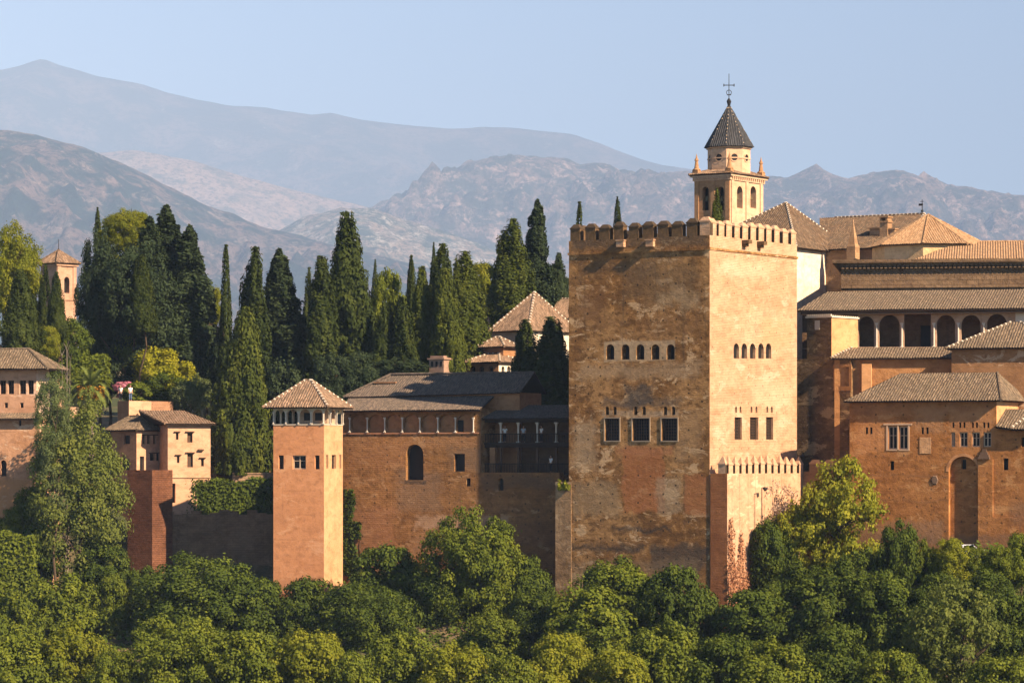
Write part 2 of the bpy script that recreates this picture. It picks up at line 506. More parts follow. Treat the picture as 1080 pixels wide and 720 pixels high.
def fp(face, off, a, z, d=0.0):
    return (a, off + d, z) if face == 'L' else (off - d, a, z)

def op(b, face, x0, x1, y0, y1, arch=False, off=0.0, rise=None, **kw):
    xm, ym = (x0 + x1) / 2, (y0 + y1) / 2
    a0 = b.at(face, x0, ym, off)[0]; a1 = b.at(face, x1, ym, off)[0]
    z1 = b.at(face, xm, y0, off)[1]; z0 = b.at(face, xm, y1, off)[1]
    if a0 > a1: a0, a1 = a1, a0
    r = dict(a0=a0, a1=a1, z0=z0, z1=z1, arch=arch, rise=rise)
    r.update(kw)
    return r

def arc_pts(o, n=12):
    w = o['a1'] - o['a0']; rise = o['rise'] or w / 2
    cx = (o['a0'] + o['a1']) / 2; sp = o['z1'] - rise
    return [(cx + w / 2 * cos(pi * i / n), sp + rise * sin(pi * i / n)) for i in range(n + 1)], sp

def outline(o):
    if not o['arch']:
        return [(o['a0'], o['z0']), (o['a1'], o['z0']), (o['a1'], o['z1']), (o['a0'], o['z1'])]
    arc, sp = arc_pts(o)
    return [(o['a0'], o['z0']), (o['a1'], o['z0'])] + arc

def panel(bm, face, a0, a1, z0, z1, off, ops=(), depth=0.45, mi=0):
    """a wall face with real holes, spandrels over arched holes, and reveals"""
    xs = sorted({a0, a1, *[v for o in ops for v in (o['a0'], o['a1']) if a0 < v < a1]})
    zs = sorted({z0, z1, *[v for o in ops for v in (o['z0'], o['z1']) if z0 < v < z1]})
    for xa, xb in zip(xs, xs[1:]):
        for za, zb in zip(zs, zs[1:]):
            cx, cz = (xa + xb) / 2, (za + zb) / 2
            if any(o['a0'] < cx < o['a1'] and o['z0'] < cz < o['z1'] for o in ops): continue
            quad(bm, [fp(face, off, xa, za), fp(face, off, xb, za), fp(face, off, xb, zb), fp(face, off, xa, zb)], mi)
    for o in ops:
        if o['arch']:
            arc, sp = arc_pts(o)
            mid = len(arc) // 2
            for i in range(len(arc) - 1):
                corner = (o['a1'], o['z1']) if i < mid else (o['a0'], o['z1'])
                pts = [corner, arc[i + 1], arc[i]]
                quad(bm, [fp(face, off, *p) for p in pts], mi)
        ol = outline(o)
        d = o.get('depth', depth)
        for p, q in zip(ol, ol[1:] + ol[:1]):
            if hypot(p[0] - q[0], p[1] - q[1]) < 1e-5: continue
            quad(bm, [fp(face, off, *p), fp(face, off, *p, d), fp(face, off, *q, d), fp(face, off, *q)], mi)

def bar(bm, face, off, a0, a1, z0, z1, d0, d1):
    p = fp(face, off, a0, z0, d0); q = fp(face, off, a1, z1, d1)
    box(bm, min(p[0], q[0]), max(p[0], q[0]), min(p[1], q[1]), max(p[1], q[1]), z0, z1)

def windows(b, face, ops, off=0.0, depth=0.45, parent=None):
    for o in ops:
        if o.get('open'): continue
        st = o.get('style', 'dark'); d = o.get('depth', depth)
        bm = bmesh.new()
        quad(bm, [fp(face, off, *p, d - 0.02) for p in outline(o)])
        w = obj(o.get('name', 'window'), bm, o.get('mat', DARK), parent or b.root)
        w_, h_ = o['a1'] - o['a0'], o['z1'] - o['z0']
        if st in ('frame', 'mullion', 'lattice', 'white'):
            fm = bmesh.new(); t = 0.07 if st != 'white' else 0.11
            d0, d1 = (d * 0.5, d * 0.5 + 0.08)
            A0, A1, Z0, Z1 = o['a0'], o['a1'], o['z0'], o['z1']
            bar(fm, face, off, A0, A0 + t, Z0, Z1, d0, d1); bar(fm, face, off, A1 - t, A1, Z0, Z1, d0, d1)
            bar(fm, face, off, A0 + t, A1 - t, Z0, Z0 + t, d0, d1); bar(fm, face, off, A0 + t, A1 - t, Z1 - t, Z1, d0, d1)
            if st in ('mullion', 'white'):
                am = (A0 + A1) / 2
                bar(fm, face, off, am - t / 2, am + t / 2, Z0 + t, Z1 - t, d0, d1)
                zm = Z0 + h_ * 0.6
                bar(fm, face, off, A0 + t, am - t / 2, zm - .03, zm + .03, d0 + .01, d1); bar(fm, face, off, am + t / 2, A1 - t, zm - .03, zm + .03, d0 + .01, d1)
            if st == 'lattice':
                nx, nz = max(3, int(w_ / 0.28)), max(4, int(h_ / 0.28))
                for i in range(1, nx):
                    a = A0 + w_ * i / nx; bar(fm, face, off, a - .025, a + .025, Z0 + t, Z1 - t, d0 + .01, d1 - .03)
                for i in range(1, nz):
                    z = Z0 + h_ * i / nz; bar(fm, face, off, A0 + t, A1 - t, z - .025, z + .025, d0 + .045, d1 - .002)
            obj('frame', fm, o.get('fmat', WOOD), w)

def solid(bm, x0, x1, y0, y1, z0, z1, skip=''):
    """box sides without the faces a panel replaces: skip holds L (front), R (right flank), T (top)"""
    v = lambda *p: bm.verts.new(p)
    if 'L' not in skip: quad(bm, [(x0, y0, z0), (x1, y0, z0), (x1, y0, z1), (x0, y0, z1)])
    if 'R' not in skip: quad(bm, [(x1, y0, z0), (x1, y1, z0), (x1, y1, z1), (x1, y0, z1)])
    quad(bm, [(x1, y1, z0), (x0, y1, z0), (x0, y1, z1), (x1, y1, z1)])
    quad(bm, [(x0, y1, z0), (x0, y0, z0), (x0, y0, z1), (x0, y1, z1)])
    if 'T' not in skip: quad(bm, [(x0, y0, z1), (x1, y0, z1), (x1, y1, z1), (x0, y1, z1)])

WAVE = (0.0, 0.7, 1.0, 0.7)
def tile_face(bm, pts, amp=0.075, mi=0):
    """a roof slope built as rows of half-round tiles running down it"""
    pts = [Vector(p) for p in pts]
    n = Vector((0, 0, 0))
    for i in range(len(pts)):
        a, b_ = pts[i], pts[(i + 1) % len(pts)]
        n += Vector(((a.y - b_.y) * (a.z + b_.z), (a.z - b_.z) * (a.x + b_.x), (a.x - b_.x) * (a.y + b_.y)))
    n.normalize()
    if n.z < 0:
        n = -n; pts.reverse()
    t = Vector((-n.y, n.x, 0)).normalized(); bt = n.cross(t)
    c0 = pts[0]
    uv = [((p).dot(t), (p).dot(bt)) for p in pts]
    nd = pts[0].dot(n)
    step = PITCH / 4
    us = [u for u, v in uv]; u0, u1 = min(us), max(us)
    ks = [k * step for k in range(math.ceil(u0 / step), math.floor(u1 / step) + 1)]
    cuts = sorted(set([u0, u1] + ks + us))
    cuts = [c for i, c in enumerate(cuts) if i == 0 or c - cuts[i - 1] > 1e-4]
    def rng(u):
        vs = []
        for (ua, va), (ub, vb) in zip(uv, uv[1:] + uv[:1]):
            if abs(ua - ub) < 1e-7:
                if abs(u - ua) < 1e-4: vs += [va, vb]
                continue
            s = (u - ua) / (ub - ua)
            if -1e-4 <= s <= 1 + 1e-4: vs.append(va + s * (vb - va))
        return (min(vs), max(vs)) if vs else None
    def wv(u):
        k = u / step; i = math.floor(k); f = k - i
        return (WAVE[i % 4] * (1 - f) + WAVE[(i + 1) % 4] * f) * amp
    prev = None
    for u in cuts:
        r = rng(u)
        if r is None: prev = None; continue
        off = nd + wv(u) + .05 * noise.noise(Vector((u * .35, nd, 2.0)))
        lo = bm.verts.new(t * u + bt * (r[0] - random.uniform(0, .05)) + n * (off + random.uniform(-.012, .012))); hi = bm.verts.new(t * u + bt * r[1] + n * off)
        if prev:
            try:
                f = bm.faces.new((prev[0], lo, hi, prev[1])); f.material_index = mi; f.smooth = False
            except ValueError:
                pass
        prev = (lo, hi)

def ridge_tiles(bm, p, q, r=0.16, white=True):
    p, q = Vector(p), Vector(q)
    L = (q - p).length; nseg = max(1, int(L / 0.5)); d = (q - p) / nseg
    for i in range(nseg):
        a = p + d * i
        tube(bm, a, a + d * 0.74, r, r * 0.85, 6, 0)
        tube(bm, a + d * 0.72, a + d * 1.02, r * 1.02, r * 1.02, 6, 1 if white else 0)

def slopes(b, name, faces, mat, ridges=(), white=True, under=None, parent=None, thick=0.16, cap=None, r=0.16, white_mat=None):
    """a roof part: tiled slopes, a timber underside, ridge caps as its child"""
    bm = bmesh.new()
    for f in faces: tile_face(bm, f)
    o = obj(name, bm, mat, parent or b.root)
    ub = bmesh.new()
    for f in faces:
        pts = [Vector(p) for p in f]
        n = (pts[1] - pts[0]).cross(pts[2] - pts[0]).normalized()
        if n.z < 0: n = -n; pts.reverse()
        low = [p - n * 0.03 for p in pts]; dn = [p - n * thick for p in pts]
        quad(ub, list(reversed(dn)))
        for i in range(len(pts)):
            j = (i + 1) % len(pts)
            quad(ub, [dn[i], dn[j], low[j], low[i]])
    obj('eaves', ub, under or DWOOD, o)
    if ridges:
        rb = bmesh.new()
        for p, q in ridges: ridge_tiles(rb, p, q, r, white)
        obj('ridge_tiles', rb, [cap or mat, white_mat or MORTAR], o)
    return o

def hip_roof(b, x0, x1, y0, y1, ze, zr, ix0=None, ix1=None, mat=None, white=True, name='roof', ym=None, **kw):
    ym = (y0 + y1) / 2 if ym is None else ym
    h = (y1 - y0) / 2
    rx0 = x0 + (h if ix0 is None else ix0); rx1 = x1 - (h if ix1 is None else ix1)
    A, B, C, D = (x0, y0, ze), (x1, y0, ze), (x1, y1, ze), (x0, y1, ze)
    if rx1 - rx0 < 0.05:
        rx0 = rx1 = (rx0 + rx1) / 2
        E = (rx0, ym, zr)
        faces = [[A, B, E], [B, C, E], [C, D, E], [D, A, E]]
        rid = [(A, E), (B, E), (C, E), (D, E)]
    else:
        E, G = (rx0, ym, zr), (rx1, ym, zr)
        faces = [[A, B, G, E], [C, D, E, G]]
        rid = [(E, G)]
        if rx1 < x1 - 0.02: faces.append([B, C, G]); rid += [(B, G), (C, G)]
        if rx0 > x0 + 0.02: faces.append([D, A, E]); rid += [(D, E), (A, E)]
    return slopes(b, name, faces, mat, rid, white, **kw)

def column(b, name, x, y, z0, z1, r=0.11, mat=None, parent=None, n=8):
    bm = bmesh.new()
    h = z1 - z0
    box(bm, x - r * 1.6, x + r * 1.6, y - r * 1.6, y + r * 1.6, z0, z0 + 0.10)
    taper(bm, x, y, z0 + 0.10, z0 + 0.18, r * 1.4, r, n, cap=False)
    taper(bm, x, y, z0 + 0.18, z1 - 0.42, r, r * 0.9, n, cap=False)
    taper(bm, x, y, z1 - 0.42, z1 - 0.15, r * 0.9, r * 1.4, n)
    box(bm, x - r * 1.55, x + r * 1.55, y - r * 1.55, y + r * 1.55, z1 - 0.15, z1)
    return obj(name, bm, mat or MARBLE, parent or b.root)

# ---------------------------------------------------------------- the great battlemented tower
b = Bld('square_tower', 'huge square battlemented stone tower with weathered brown front and bright cream flank', 'tower', 748.5, 333, zb=10)
W = -b.L(600, 400)[0]
D = b.R(840.5, 400)[0]
zt = b.L(748, 248)[1]                       # foot of the battlements
GT = (0.36, 0.22, 0.12)
def pat(px0, px1, py0, py1, col, s, soft, rag, face='L'):
    a0, z1 = b.at(face, px0, py0); a1, z0 = b.at(face, px1, py1)
    return (min(a0, a1), max(a0, a1), z0, z1, col, s, soft, rag)
pl = [pat(598, 750, 226, 263, (0.085, 0.062, 0.042), 0.85, 0.9, 0.25),
      pat(603, 700, 268, 300, (0.10, 0.075, 0.05), 0.6, 2.0, 1.2), pat(650, 745, 262, 330, (0.13, 0.085, 0.045), 0.65, 2.5, 1.3),
      pat(604, 646, 296, 350, (0.16, 0.075, 0.03), 0.75, 2.0, 1.0),
      pat(690, 742, 300, 330, (0.50, 0.36, 0.21), 0.45, 1.5, 1.2), pat(668, 745, 330, 358, (0.20, 0.10, 0.04), 0.6, 1.5, 1.0),
      pat(636, 713, 359, 381, (0.44, 0.32, 0.20), 0.85, 0.25, 0.08),
      pat(608, 745, 380, 402, (0.42, 0.29, 0.17), 0.6, 1.0, 0.6),
      pat(655, 692, 402, 432, (0.055, 0.05, 0.045), 0.9, 0.8, 0.7), pat(632, 722, 416, 432, (0.09, 0.07, 0.055), 0.7, 0.7, 0.6),
      pat(634, 718, 432, 440, (0.40, 0.30, 0.20), 0.6, 0.3, 0.2),
      pat(600, 632, 440, 500, (0.46, 0.34, 0.21), 0.55, 1.2, 0.9), pat(706, 745, 430, 490, (0.36, 0.23, 0.12), 0.5, 1.2, 0.8),
      pat(655, 702, 470, 542, (0.36, 0.135, 0.048), 0.9, 0.4, 0.5), pat(648, 712, 468, 482, (0.38, 0.16, 0.07), 0.7, 0.5, 0.3),
      pat(720, 752, 497, 546, (0.34, 0.13, 0.046), 0.9, 0.4, 0.45), pat(690, 720, 500, 545, (0.34, 0.25, 0.155), 0.6, 0.5, 0.5),
      pat(600, 656, 505, 548, (0.34, 0.24, 0.135), 0.6, 0.8, 0.6),
      pat(640, 710, 553, 564, (0.035, 0.033, 0.03), 0.85, 0.5, 0.55), pat(600, 680, 570, 584, (0.04, 0.036, 0.032), 0.85, 0.6, 0.6),
      pat(682, 748, 572, 606, (0.05, 0.044, 0.038), 0.85, 0.7, 0.7), pat(590, 740, 584, 640, (0.27, 0.19, 0.11), 0.5, 1.0, 0.6)]
pr = [pat(750, 841, 250, 268, (0.50, 0.33, 0.2), 0.6, 0.4, 0.3, 'R'), pat(752, 812, 270, 300, (0.60, 0.43, 0.29), 0.5, 1.0, 0.7, 'R'),
      pat(790, 838, 395, 436, (0.60, 0.43, 0.28), 0.5, 1.2, 0.6, 'R'), pat(752, 800, 405, 430, (0.36, 0.2, 0.11), 0.35, 1.0, 0.6, 'R'),
      pat(800, 838, 330, 372, (0.50, 0.29, 0.15), 0.6, 1.0, 0.6, 'R'), pat(752, 838, 300, 304, (0.34, 0.2, 0.11), 0.5, 0.2, 0.2, 'R'),
      pat(752, 838, 474, 478, (0.34, 0.2, 0.11), 0.5, 0.2, 0.15, 'R'), pat(752, 838, 379, 383, (0.38, 0.22, 0.12), 0.5, 0.2, 0.15, 'R')]
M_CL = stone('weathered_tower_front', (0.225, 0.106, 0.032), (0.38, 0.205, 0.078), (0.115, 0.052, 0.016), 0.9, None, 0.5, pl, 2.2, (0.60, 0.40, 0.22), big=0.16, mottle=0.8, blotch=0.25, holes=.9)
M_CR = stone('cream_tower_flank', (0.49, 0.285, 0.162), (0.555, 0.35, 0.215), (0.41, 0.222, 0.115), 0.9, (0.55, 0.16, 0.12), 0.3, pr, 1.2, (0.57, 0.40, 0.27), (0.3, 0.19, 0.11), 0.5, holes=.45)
opsL = [op(b, 'L', x - 4.2, x + 4.2, 363, 379, True, depth=0.9) for x in (643.6, 659.7, 675.3, 691.2, 707.3)]
opsL += [op(b, 'L', x0, x1, 441, 464.5, style='lattice', fmat=WOOD, depth=0.6) for x0, x1 in ((638, 653.3), (667, 685), (697.7, 714.5))]
opsL += [op(b, 'L', x - 1.8, x + 1.8, 428.5, 437.5, True, depth=0.5, name='small_window') for x in (640.3, 648.4, 670.2, 679.2, 701.7, 710.3)]
opsR = [op(b, 'R', x - 2.9, x + 2.9, 362, 378, True, depth=0.32) for x in (776.6, 785, 793.8, 802.6, 810.6)]
opsR += [op(b, 'R', x0, x1, 439.8, 463.5, style='lattice', fmat=WOOD, depth=0.4) for x0, x1 in ((774.8, 782.4), (791, 799.8), (808, 815.4))]
opsR += [op(b, 'R', x - 1.0, x + 1.0, 428.5, 435, True, depth=0.4, name='small_window') for x in (776.3, 781, 792.6, 797.8, 809.3, 814)]
bm = bmesh.new()
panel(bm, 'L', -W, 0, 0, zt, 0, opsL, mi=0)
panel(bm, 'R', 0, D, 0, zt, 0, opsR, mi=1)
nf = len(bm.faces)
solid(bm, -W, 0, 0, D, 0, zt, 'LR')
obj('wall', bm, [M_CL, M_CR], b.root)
windows(b, 'L', opsL); windows(b, 'R', opsR)
# plaster surrounds of the three big windows
for o in opsL[5:8]:
    bm = bmesh.new(); t = 0.11
    bar(bm, 'L', 0, o['a0'] - t, o['a0'] - 0.004, o['z0'] - t, o['z1'] + t, -0.05, 0.1); bar(bm, 'L', 0, o['a1'] + 0.004, o['a1'] + t, o['z0'] - t, o['z1'] + t, -0.05, 0.1)
    bar(bm, 'L', 0, o['a0'] - 0.004, o['a1'] + 0.004, o['z0'] - t, o['z0'] - 0.004, -0.06, 0.1); bar(bm, 'L', 0, o['a0'] - 0.004, o['a1'] + 0.004, o['z1'] + 0.004, o['z1'] + t, -0.06, 0.1)
    obj('window_surround', bm, flat('grey_surround', (0.33, 0.25, 0.17), 0.95, 0.3) if o is opsL[5] else bpy.data.materials['grey_surround'], b.root)
# string course and parapet
bm = bmesh.new()
zs = b.L(748, 262)[1]
box(bm, -W - .10, .10, -.10, 0.12, zs - .12, zs + .10)
box(bm, 0.0, .10, 0.122, D + .10, zs - .12, zs + .10)
obj('string_course', bm, M_CL, b.root)
def merlon_mesh(w, t, h, mats, cap=0.75, flat_top=0.5):
    bm = bmesh.new()
    j = lambda s: random.uniform(-s, s)
    box(bm, -w / 2, w / 2, 0, t, 0, h, 0)
    bm.faces.ensure_lookup_table()
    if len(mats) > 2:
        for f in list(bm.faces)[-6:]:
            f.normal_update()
            if abs(f.normal.x) > .9: f.material_index = 2  # dark third material paints shade onto the merlon's side faces
    box(bm, -w / 2 - .05, w / 2 + .05, -.05, t + .05, h + .002, h + .14, 1)
    # pyramidal cap drawn as two lifts
    a = [(-w / 2, 0), (w / 2, 0), (w / 2, t), (-w / 2, t)]
    k = flat_top
    lo = [bm.verts.new((x, y, h + .142)) for x, y in a]
    hi = [bm.verts.new((x * k, t / 2 + (y - t / 2) * k, h + cap)) for x, y in a]
    for i in range(4):
        f = bm.faces.new((lo[i], lo[(i + 1) % 4], hi[(i + 1) % 4], hi[i])); f.material_index = 1
    f = bm.faces.new(hi); f.material_index = 1
    me = bpy.data.meshes.new('merlon'); bm.normal_update(); bm.to_mesh(me); bm.free(); write_uv(me)
    for m_ in mats: me.materials.append(m_)
    return me
M_CAP_SHADE = stone('dark_cap_stone_side_shade', (0.06, 0.04, 0.024), (0.085, 0.058, 0.035), (0.04, 0.028, 0.018), 0.6, None, 0.3)  # cap stone colour, also painted shade on sides of pale merlons
M_MER = stone('merlon_stone', (0.10, 0.060, 0.028), (0.15, 0.092, 0.046), (0.065, 0.04, 0.02), 0.6, None, 0.3)
random.seed(3)
ml = merlon_mesh(1.17, 0.75, 1.15, [M_MER, M_CAP_SHADE], 0.5)
mr = merlon_mesh(1.08, 0.6, 1.2, [M_CR, M_CR, M_CAP_SHADE], 0.45)
for x in (606.5, 622.5, 637.3, 652.3, 668.3, 683.3, 699, 714, 729.5):
    a, _ = b.L(x, 240)
    o = link_mesh('merlon', ml, b.root); o.location = (a, 0.0, zt); o.scale = (random.uniform(.92, 1.06), 1, random.uniform(.9, 1.08))
o = link_mesh('merlon', mr, b.root); o.location = (-0.55, 0, zt + 0.003); o.scale = (1.05, 1, 1.1)
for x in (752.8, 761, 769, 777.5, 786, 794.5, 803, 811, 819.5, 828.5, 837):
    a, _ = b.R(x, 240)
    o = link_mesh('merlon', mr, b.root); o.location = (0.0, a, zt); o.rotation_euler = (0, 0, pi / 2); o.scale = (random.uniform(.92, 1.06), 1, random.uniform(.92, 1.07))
for i in range(9):
    o = link_mesh('merlon', ml, b.root); o.location = (-W, 2 + i * 1.8, zt); o.rotation_euler = (0, 0, -pi / 2)
for x, yy in ((656, 257.5), (687, 257)):
    a, z_ = b.L(x, yy)
    bm = bmesh.new(); box(bm, a - .42, a + .42, -.42, 0.05, z_ - .3, z_ + .3); box(bm, a - .5, a + .5, -.48, 0.05, z_ + .302, z_ + .42)
    obj('corbel_box', bm, M_CR, b.root)
for x, yy in ((784, 256), (800, 257.5)):
    a, z_ = b.R(x, yy)
    bm = bmesh.new(); box(bm, 0.0, .8, a - .35, a + .35, z_ - .1, z_ + .25); box(bm, 0.0, .45, a - .3, a + .3, z_ - .4, z_ - .1)
    obj('corbel_box', bm, M_MER, b.root)
# low pier on the left foot
zp = b.L(594, 508)[1]; xl = b.L(586, 560)[0]
bm = bmesh.new(); box(bm, xl, -W + 0.3, -0.05, 5.0, 0, zp)
v = bm.verts
obj('side_pier', bm, stone('pale_pier_stone', (0.30, 0.18, 0.09), (0.38, 0.25, 0.135), (0.21, 0.12, 0.055), 0.8, None, 0.4, (), 1.8, (0.50, 0.36, 0.22), mottle=.6), b.root)
COMARES = b
M_MERL, M_CRM = ml, mr

# ---------------------------------------------------------------- battlemented outwork below the flank
_d = COMARES.ray(767, 560); _p = COMARES.o + _d * ((-0.06 - COMARES.o.y) / _d.y); OUT_Y = (COMARES.M @ _p).y
b = Bld('outwork_wall', 'low cream outwork wall with pointed battlements below the bright flank of the square tower', 'wall', 767, OUT_Y, zb=10)
zt = b.R(800, 499)[1]
Dl = b.R(853, 520)[0]
po = [(0, Dl, 0, b.R(780, 556)[1], (0.50, 0.30, 0.19), 0.5, 1.5, 0.8)] + [(b.R(x, 510)[0] - .09, b.R(x, 510)[0] + .09, b.R(x, 560)[1], zt, (0.12, 0.08, 0.05), 0.75, 0.12, 0.06) for x in (772, 780, 789, 797, 806, 815, 824)]
M_OW = stone('outwork_plaster', (0.44, 0.255, 0.15), (0.50, 0.315, 0.195), (0.37, 0.20, 0.108), 1.2, None, 0.5, po, 0.7, (0.58, 0.41, 0.265), (0.22, 0.14, 0.09))
M_OL = stone('outwork_red_brick', (0.33, 0.125, 0.045), (0.38, 0.155, 0.06), (0.25, 0.09, 0.033), 0.7, (0.5, 0.16, 0.5), 0.3)
bm = bmesh.new()
w0 = -b.L(749.2, 560)[0]
quad(bm, [(-w0, 0, 0), (0, 0, 0), (0, 0, zt), (-w0, 0, zt)], 1)
quad(bm, [(0, 0, 0), (0, Dl, 0), (0, Dl, zt), (0, 0, zt)], 0)
solid(bm, -w0, 0, 0, Dl, 0, zt, 'LR')
obj('wall', bm, [M_OW, M_OL], b.root)
mp = merlon_mesh(0.80, 0.55, 0.85, [M_OW, M_OW, M_CAP_SHADE], 0.8, .2)
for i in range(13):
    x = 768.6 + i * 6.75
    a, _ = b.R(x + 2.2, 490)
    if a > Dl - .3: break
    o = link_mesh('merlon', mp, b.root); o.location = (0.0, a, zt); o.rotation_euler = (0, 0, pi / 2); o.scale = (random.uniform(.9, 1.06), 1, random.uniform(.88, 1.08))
for a in (-0.62,):
    o = link_mesh('merlon', mp, b.root); o.location = (a, 0, zt + .002)
OUTW = b

# ---------------------------------------------------------------- church bell tower behind
b = Bld('bell_tower', 'brick church bell tower with arched belfry, dark octagonal spire and iron cross', 'bell tower', 770, 408, zb=25)
wl = -b.L(732.3, 215)[0]; dr = b.R(805, 215)[0]
ze = b.L(769, 189.5)[1]
M_BL = stone('belfry_brick', (0.38, 0.205, 0.10), (0.43, 0.245, 0.125), (0.31, 0.16, 0.075), 0.35, (0.5, 0.16, 0.4), 0.2, (), 0.5)
M_BR = stone('belfry_pale_stucco', (0.52, 0.335, 0.21), (0.57, 0.38, 0.245), (0.46, 0.285, 0.17), 0.6, None, 0.2, (), 0.4)
oL = [op(b, 'L', x - 3.4, x + 3.4, 197, 222, True, depth=0.8, style='dark') for x in (744, 760)]
oR = [op(b, 'R', x - 3.0, x + 3.0, 196.5, 219.5, True, depth=0.8) for x in (780.3, 794.5)]
bm = bmesh.new()
panel(bm, 'L', -wl, 0, 0, ze, 0, oL, mi=0); panel(bm, 'R', 0, dr, 0, ze, 0, oR, mi=1); solid(bm, -wl, 0, 0, dr, 0, ze, 'LR')
obj('wall', bm, [M_BL, M_BR], b.root)
for lst, f in ((oL, 'L'), (oR, 'R')):
    for o in lst: o['name'] = 'belfry_arch'
    windows(b, f, lst)
    for o in lst:   # a bell in every arch
        am = (o['a0'] + o['a1']) / 2; zm = o['z0'] + (o['z1'] - o['z0']) * 0.55
        p = fp(f, 0, am, zm, 0.45)
        bm = bmesh.new(); taper(bm, p[0], p[1], zm - .45, zm - .25, .36, .27, 10); taper(bm, p[0], p[1], zm - .25, zm + .15, .27, .2, 10); taper(bm, p[0], p[1], zm + .15, zm + .3, .2, .05, 10)
        obj('bell', bm, flat('bronze', (0.10, 0.075, 0.035), 0.5, 0.2, metallic=0.6) if 'bronze' not in bpy.data.materials else bpy.data.materials['bronze'], b.root)
# pilasters on the bright side, and between the arches
bm = bmesh.new()
for x in (772.2, 787.5, 802.5):
    a, _ = b.R(x, 210); box(bm, 0.0, .12, a - .28, a + .28, 0, ze - .02)
obj('pilaster', bm, M_BR, b.root); bm = bmesh.new()
for x in (735, 752, 767.5):
    a, _ = b.L(x, 210); box(bm, a - .28, a + .28, -.12, 0.0, 0, ze - .02)
obj('pilaster', bm, M_BL, b.root)
bm = bmesh.new()
box(bm, -wl - .15, .15, -.15, dr + .15, ze + .003, ze + .45)
box(bm, -wl - .4, .4, -.4, dr + .4, ze + .453, ze + .75)
for i in range(16):
    a = -wl + (i + .5) * wl / 16
    box(bm, a - .1, a + .1, -.34, -.152, ze + .2, ze + .45)
    a = (i + .5) * dr / 16
    box(bm, .152, .34, a - .1, a + .1, ze + .2, ze + .45)
obj('cornice', bm, M_BR, b.root)
zc = ze + .78
hip_roof(b, -wl - .5, .5, -.5, dr + .5, zc, zc + 1.25, mat=T_PINK, white=False, name='skirt_roof')
cx, cy = -wl / 2, dr / 2
r8 = 44.0 / F * 414 / 1.95
zd = b.L(768, 155.5, cy - r8)[1]
bm = bmesh.new(); taper(bm, cx, cy, zc + .1, zd, r8, r8, 8, rot=pi / 8)
obj('drum', bm, M_BR, b.root)
bm = bmesh.new(); taper(bm, cx, cy, zd + .003, zd + .22, r8 * 1.06, r8 * 1.09, 8, rot=pi / 8)
taper(bm, cx, cy, zc + 2.0, zc + 2.14, r8 * 1.03, r8 * 1.03, 8, rot=pi / 8)
obj('drum_moulding', bm, M_BR, b.root)
for i in range(8):
    an = i * pi / 4
    ap = r8 * cos(pi / 8)
    bm = bmesh.new()
    zz = (zc + .1 + zd) / 2 + .45
    nrm = Vector((cos(an), sin(an), 0)); tn = Vector((-sin(an), cos(an), 0)); base = Vector((cx, cy, zz)) + nrm * (ap + .01)
    ring = [base + tn * .42 * cos(2 * pi * k / 14) + Vector((0, 0, .42 * sin(2 * pi * k / 14))) for k in range(14)]
    quad(bm, ring, 0)
    for k in range(14):
        r_o = [base + nrm * .05 + tn * s * cos(2 * pi * q / 14) + Vector((0, 0, s * sin(2 * pi * q / 14))) for s, q in ((.42, k), (.56, k), (.56, k + 1), (.42, k + 1))]
        quad(bm, r_o, 1)
    obj('round_window', bm, [DARK, M_BR], b.root)
za = b.L(767, 110, cy)[1]
rs = r8 * 1.16
ang = [pi / 8 + i * pi / 4 for i in range(8)]
ring = [(cx + rs * cos(a), cy + rs * sin(a), zd + .23) for a in ang]
slopes(b, 'spire', [[ring[i], ring[(i + 1) % 8], (cx, cy, za)] for i in range(8)], T_SLATE, [(ring[i], (cx, cy, za)) for i in range(8)], True, r=0.06, white_mat=BEIGE)
bm = bmesh.new()
zx = b.L(767, 78, cy)[1]
taper(bm, cx, cy, za - .2, za + .35, .16, .30, 8); taper(bm, cx, cy, za + .35, za + .7, .30, .08, 8)
h = zx - za
taper(bm, cx, cy, za + .7, za + h, .06, .04, 6)
ax = Vector((cos(radians(THETA)), sin(radians(THETA)), 0))      # the cross faces the valley
def xbar(z, w, t=.05):
    tube(bm, Vector((cx, cy, z)) - ax * w, Vector((cx, cy, z)) + ax * w, t, t, 6)
xbar(za + h * .62, .62); xbar(za + h * .3, .25)
for s in (-1, 1):
    p = Vector((cx, cy, za + h * .62)) + ax * .62 * s
    tube(bm, p + Vector((0, 0, -.16)), p + Vector((0, 0, .16)), .06, .06, 6)
for k in range(10):
    a0, a1 = 2 * pi * k / 10, 2 * pi * (k + 1) / 10
    tube(bm, Vector((cx, cy, za + h * .38)) + ax * .3 * cos(a0) + Vector((0, 0, .3 * sin(a0))), Vector((cx, cy, za + h * .38)) + ax * .3 * cos(a1) + Vector((0, 0, .3 * sin(a1))), .04, .04, 5)
obj('iron_cross', bm, IRON, b.root)
for fx, fy in ((-wl + .2, .2), (-.2, .2), (-.2, dr - .2), (-wl + .2, dr - .2)):
    bm = bmesh.new()
    box(bm, fx - .38, fx + .38, fy - .38, fy + .38, zc - .02, zc + .6)
    taper(bm, fx, fy, zc + .6, zc + .75, .5, .42, 8); taper(bm, fx, fy, zc + .75, zc + 1.7, .3, .17, 8); taper(bm, fx, fy, zc + 1.7, zc + 1.95, .27, .2, 8); taper(bm, fx, fy, zc + 1.95, zc + 2.6, .15, 0, 8)
    obj('pinnacle', bm, M_BL, b.root)
BELL = b

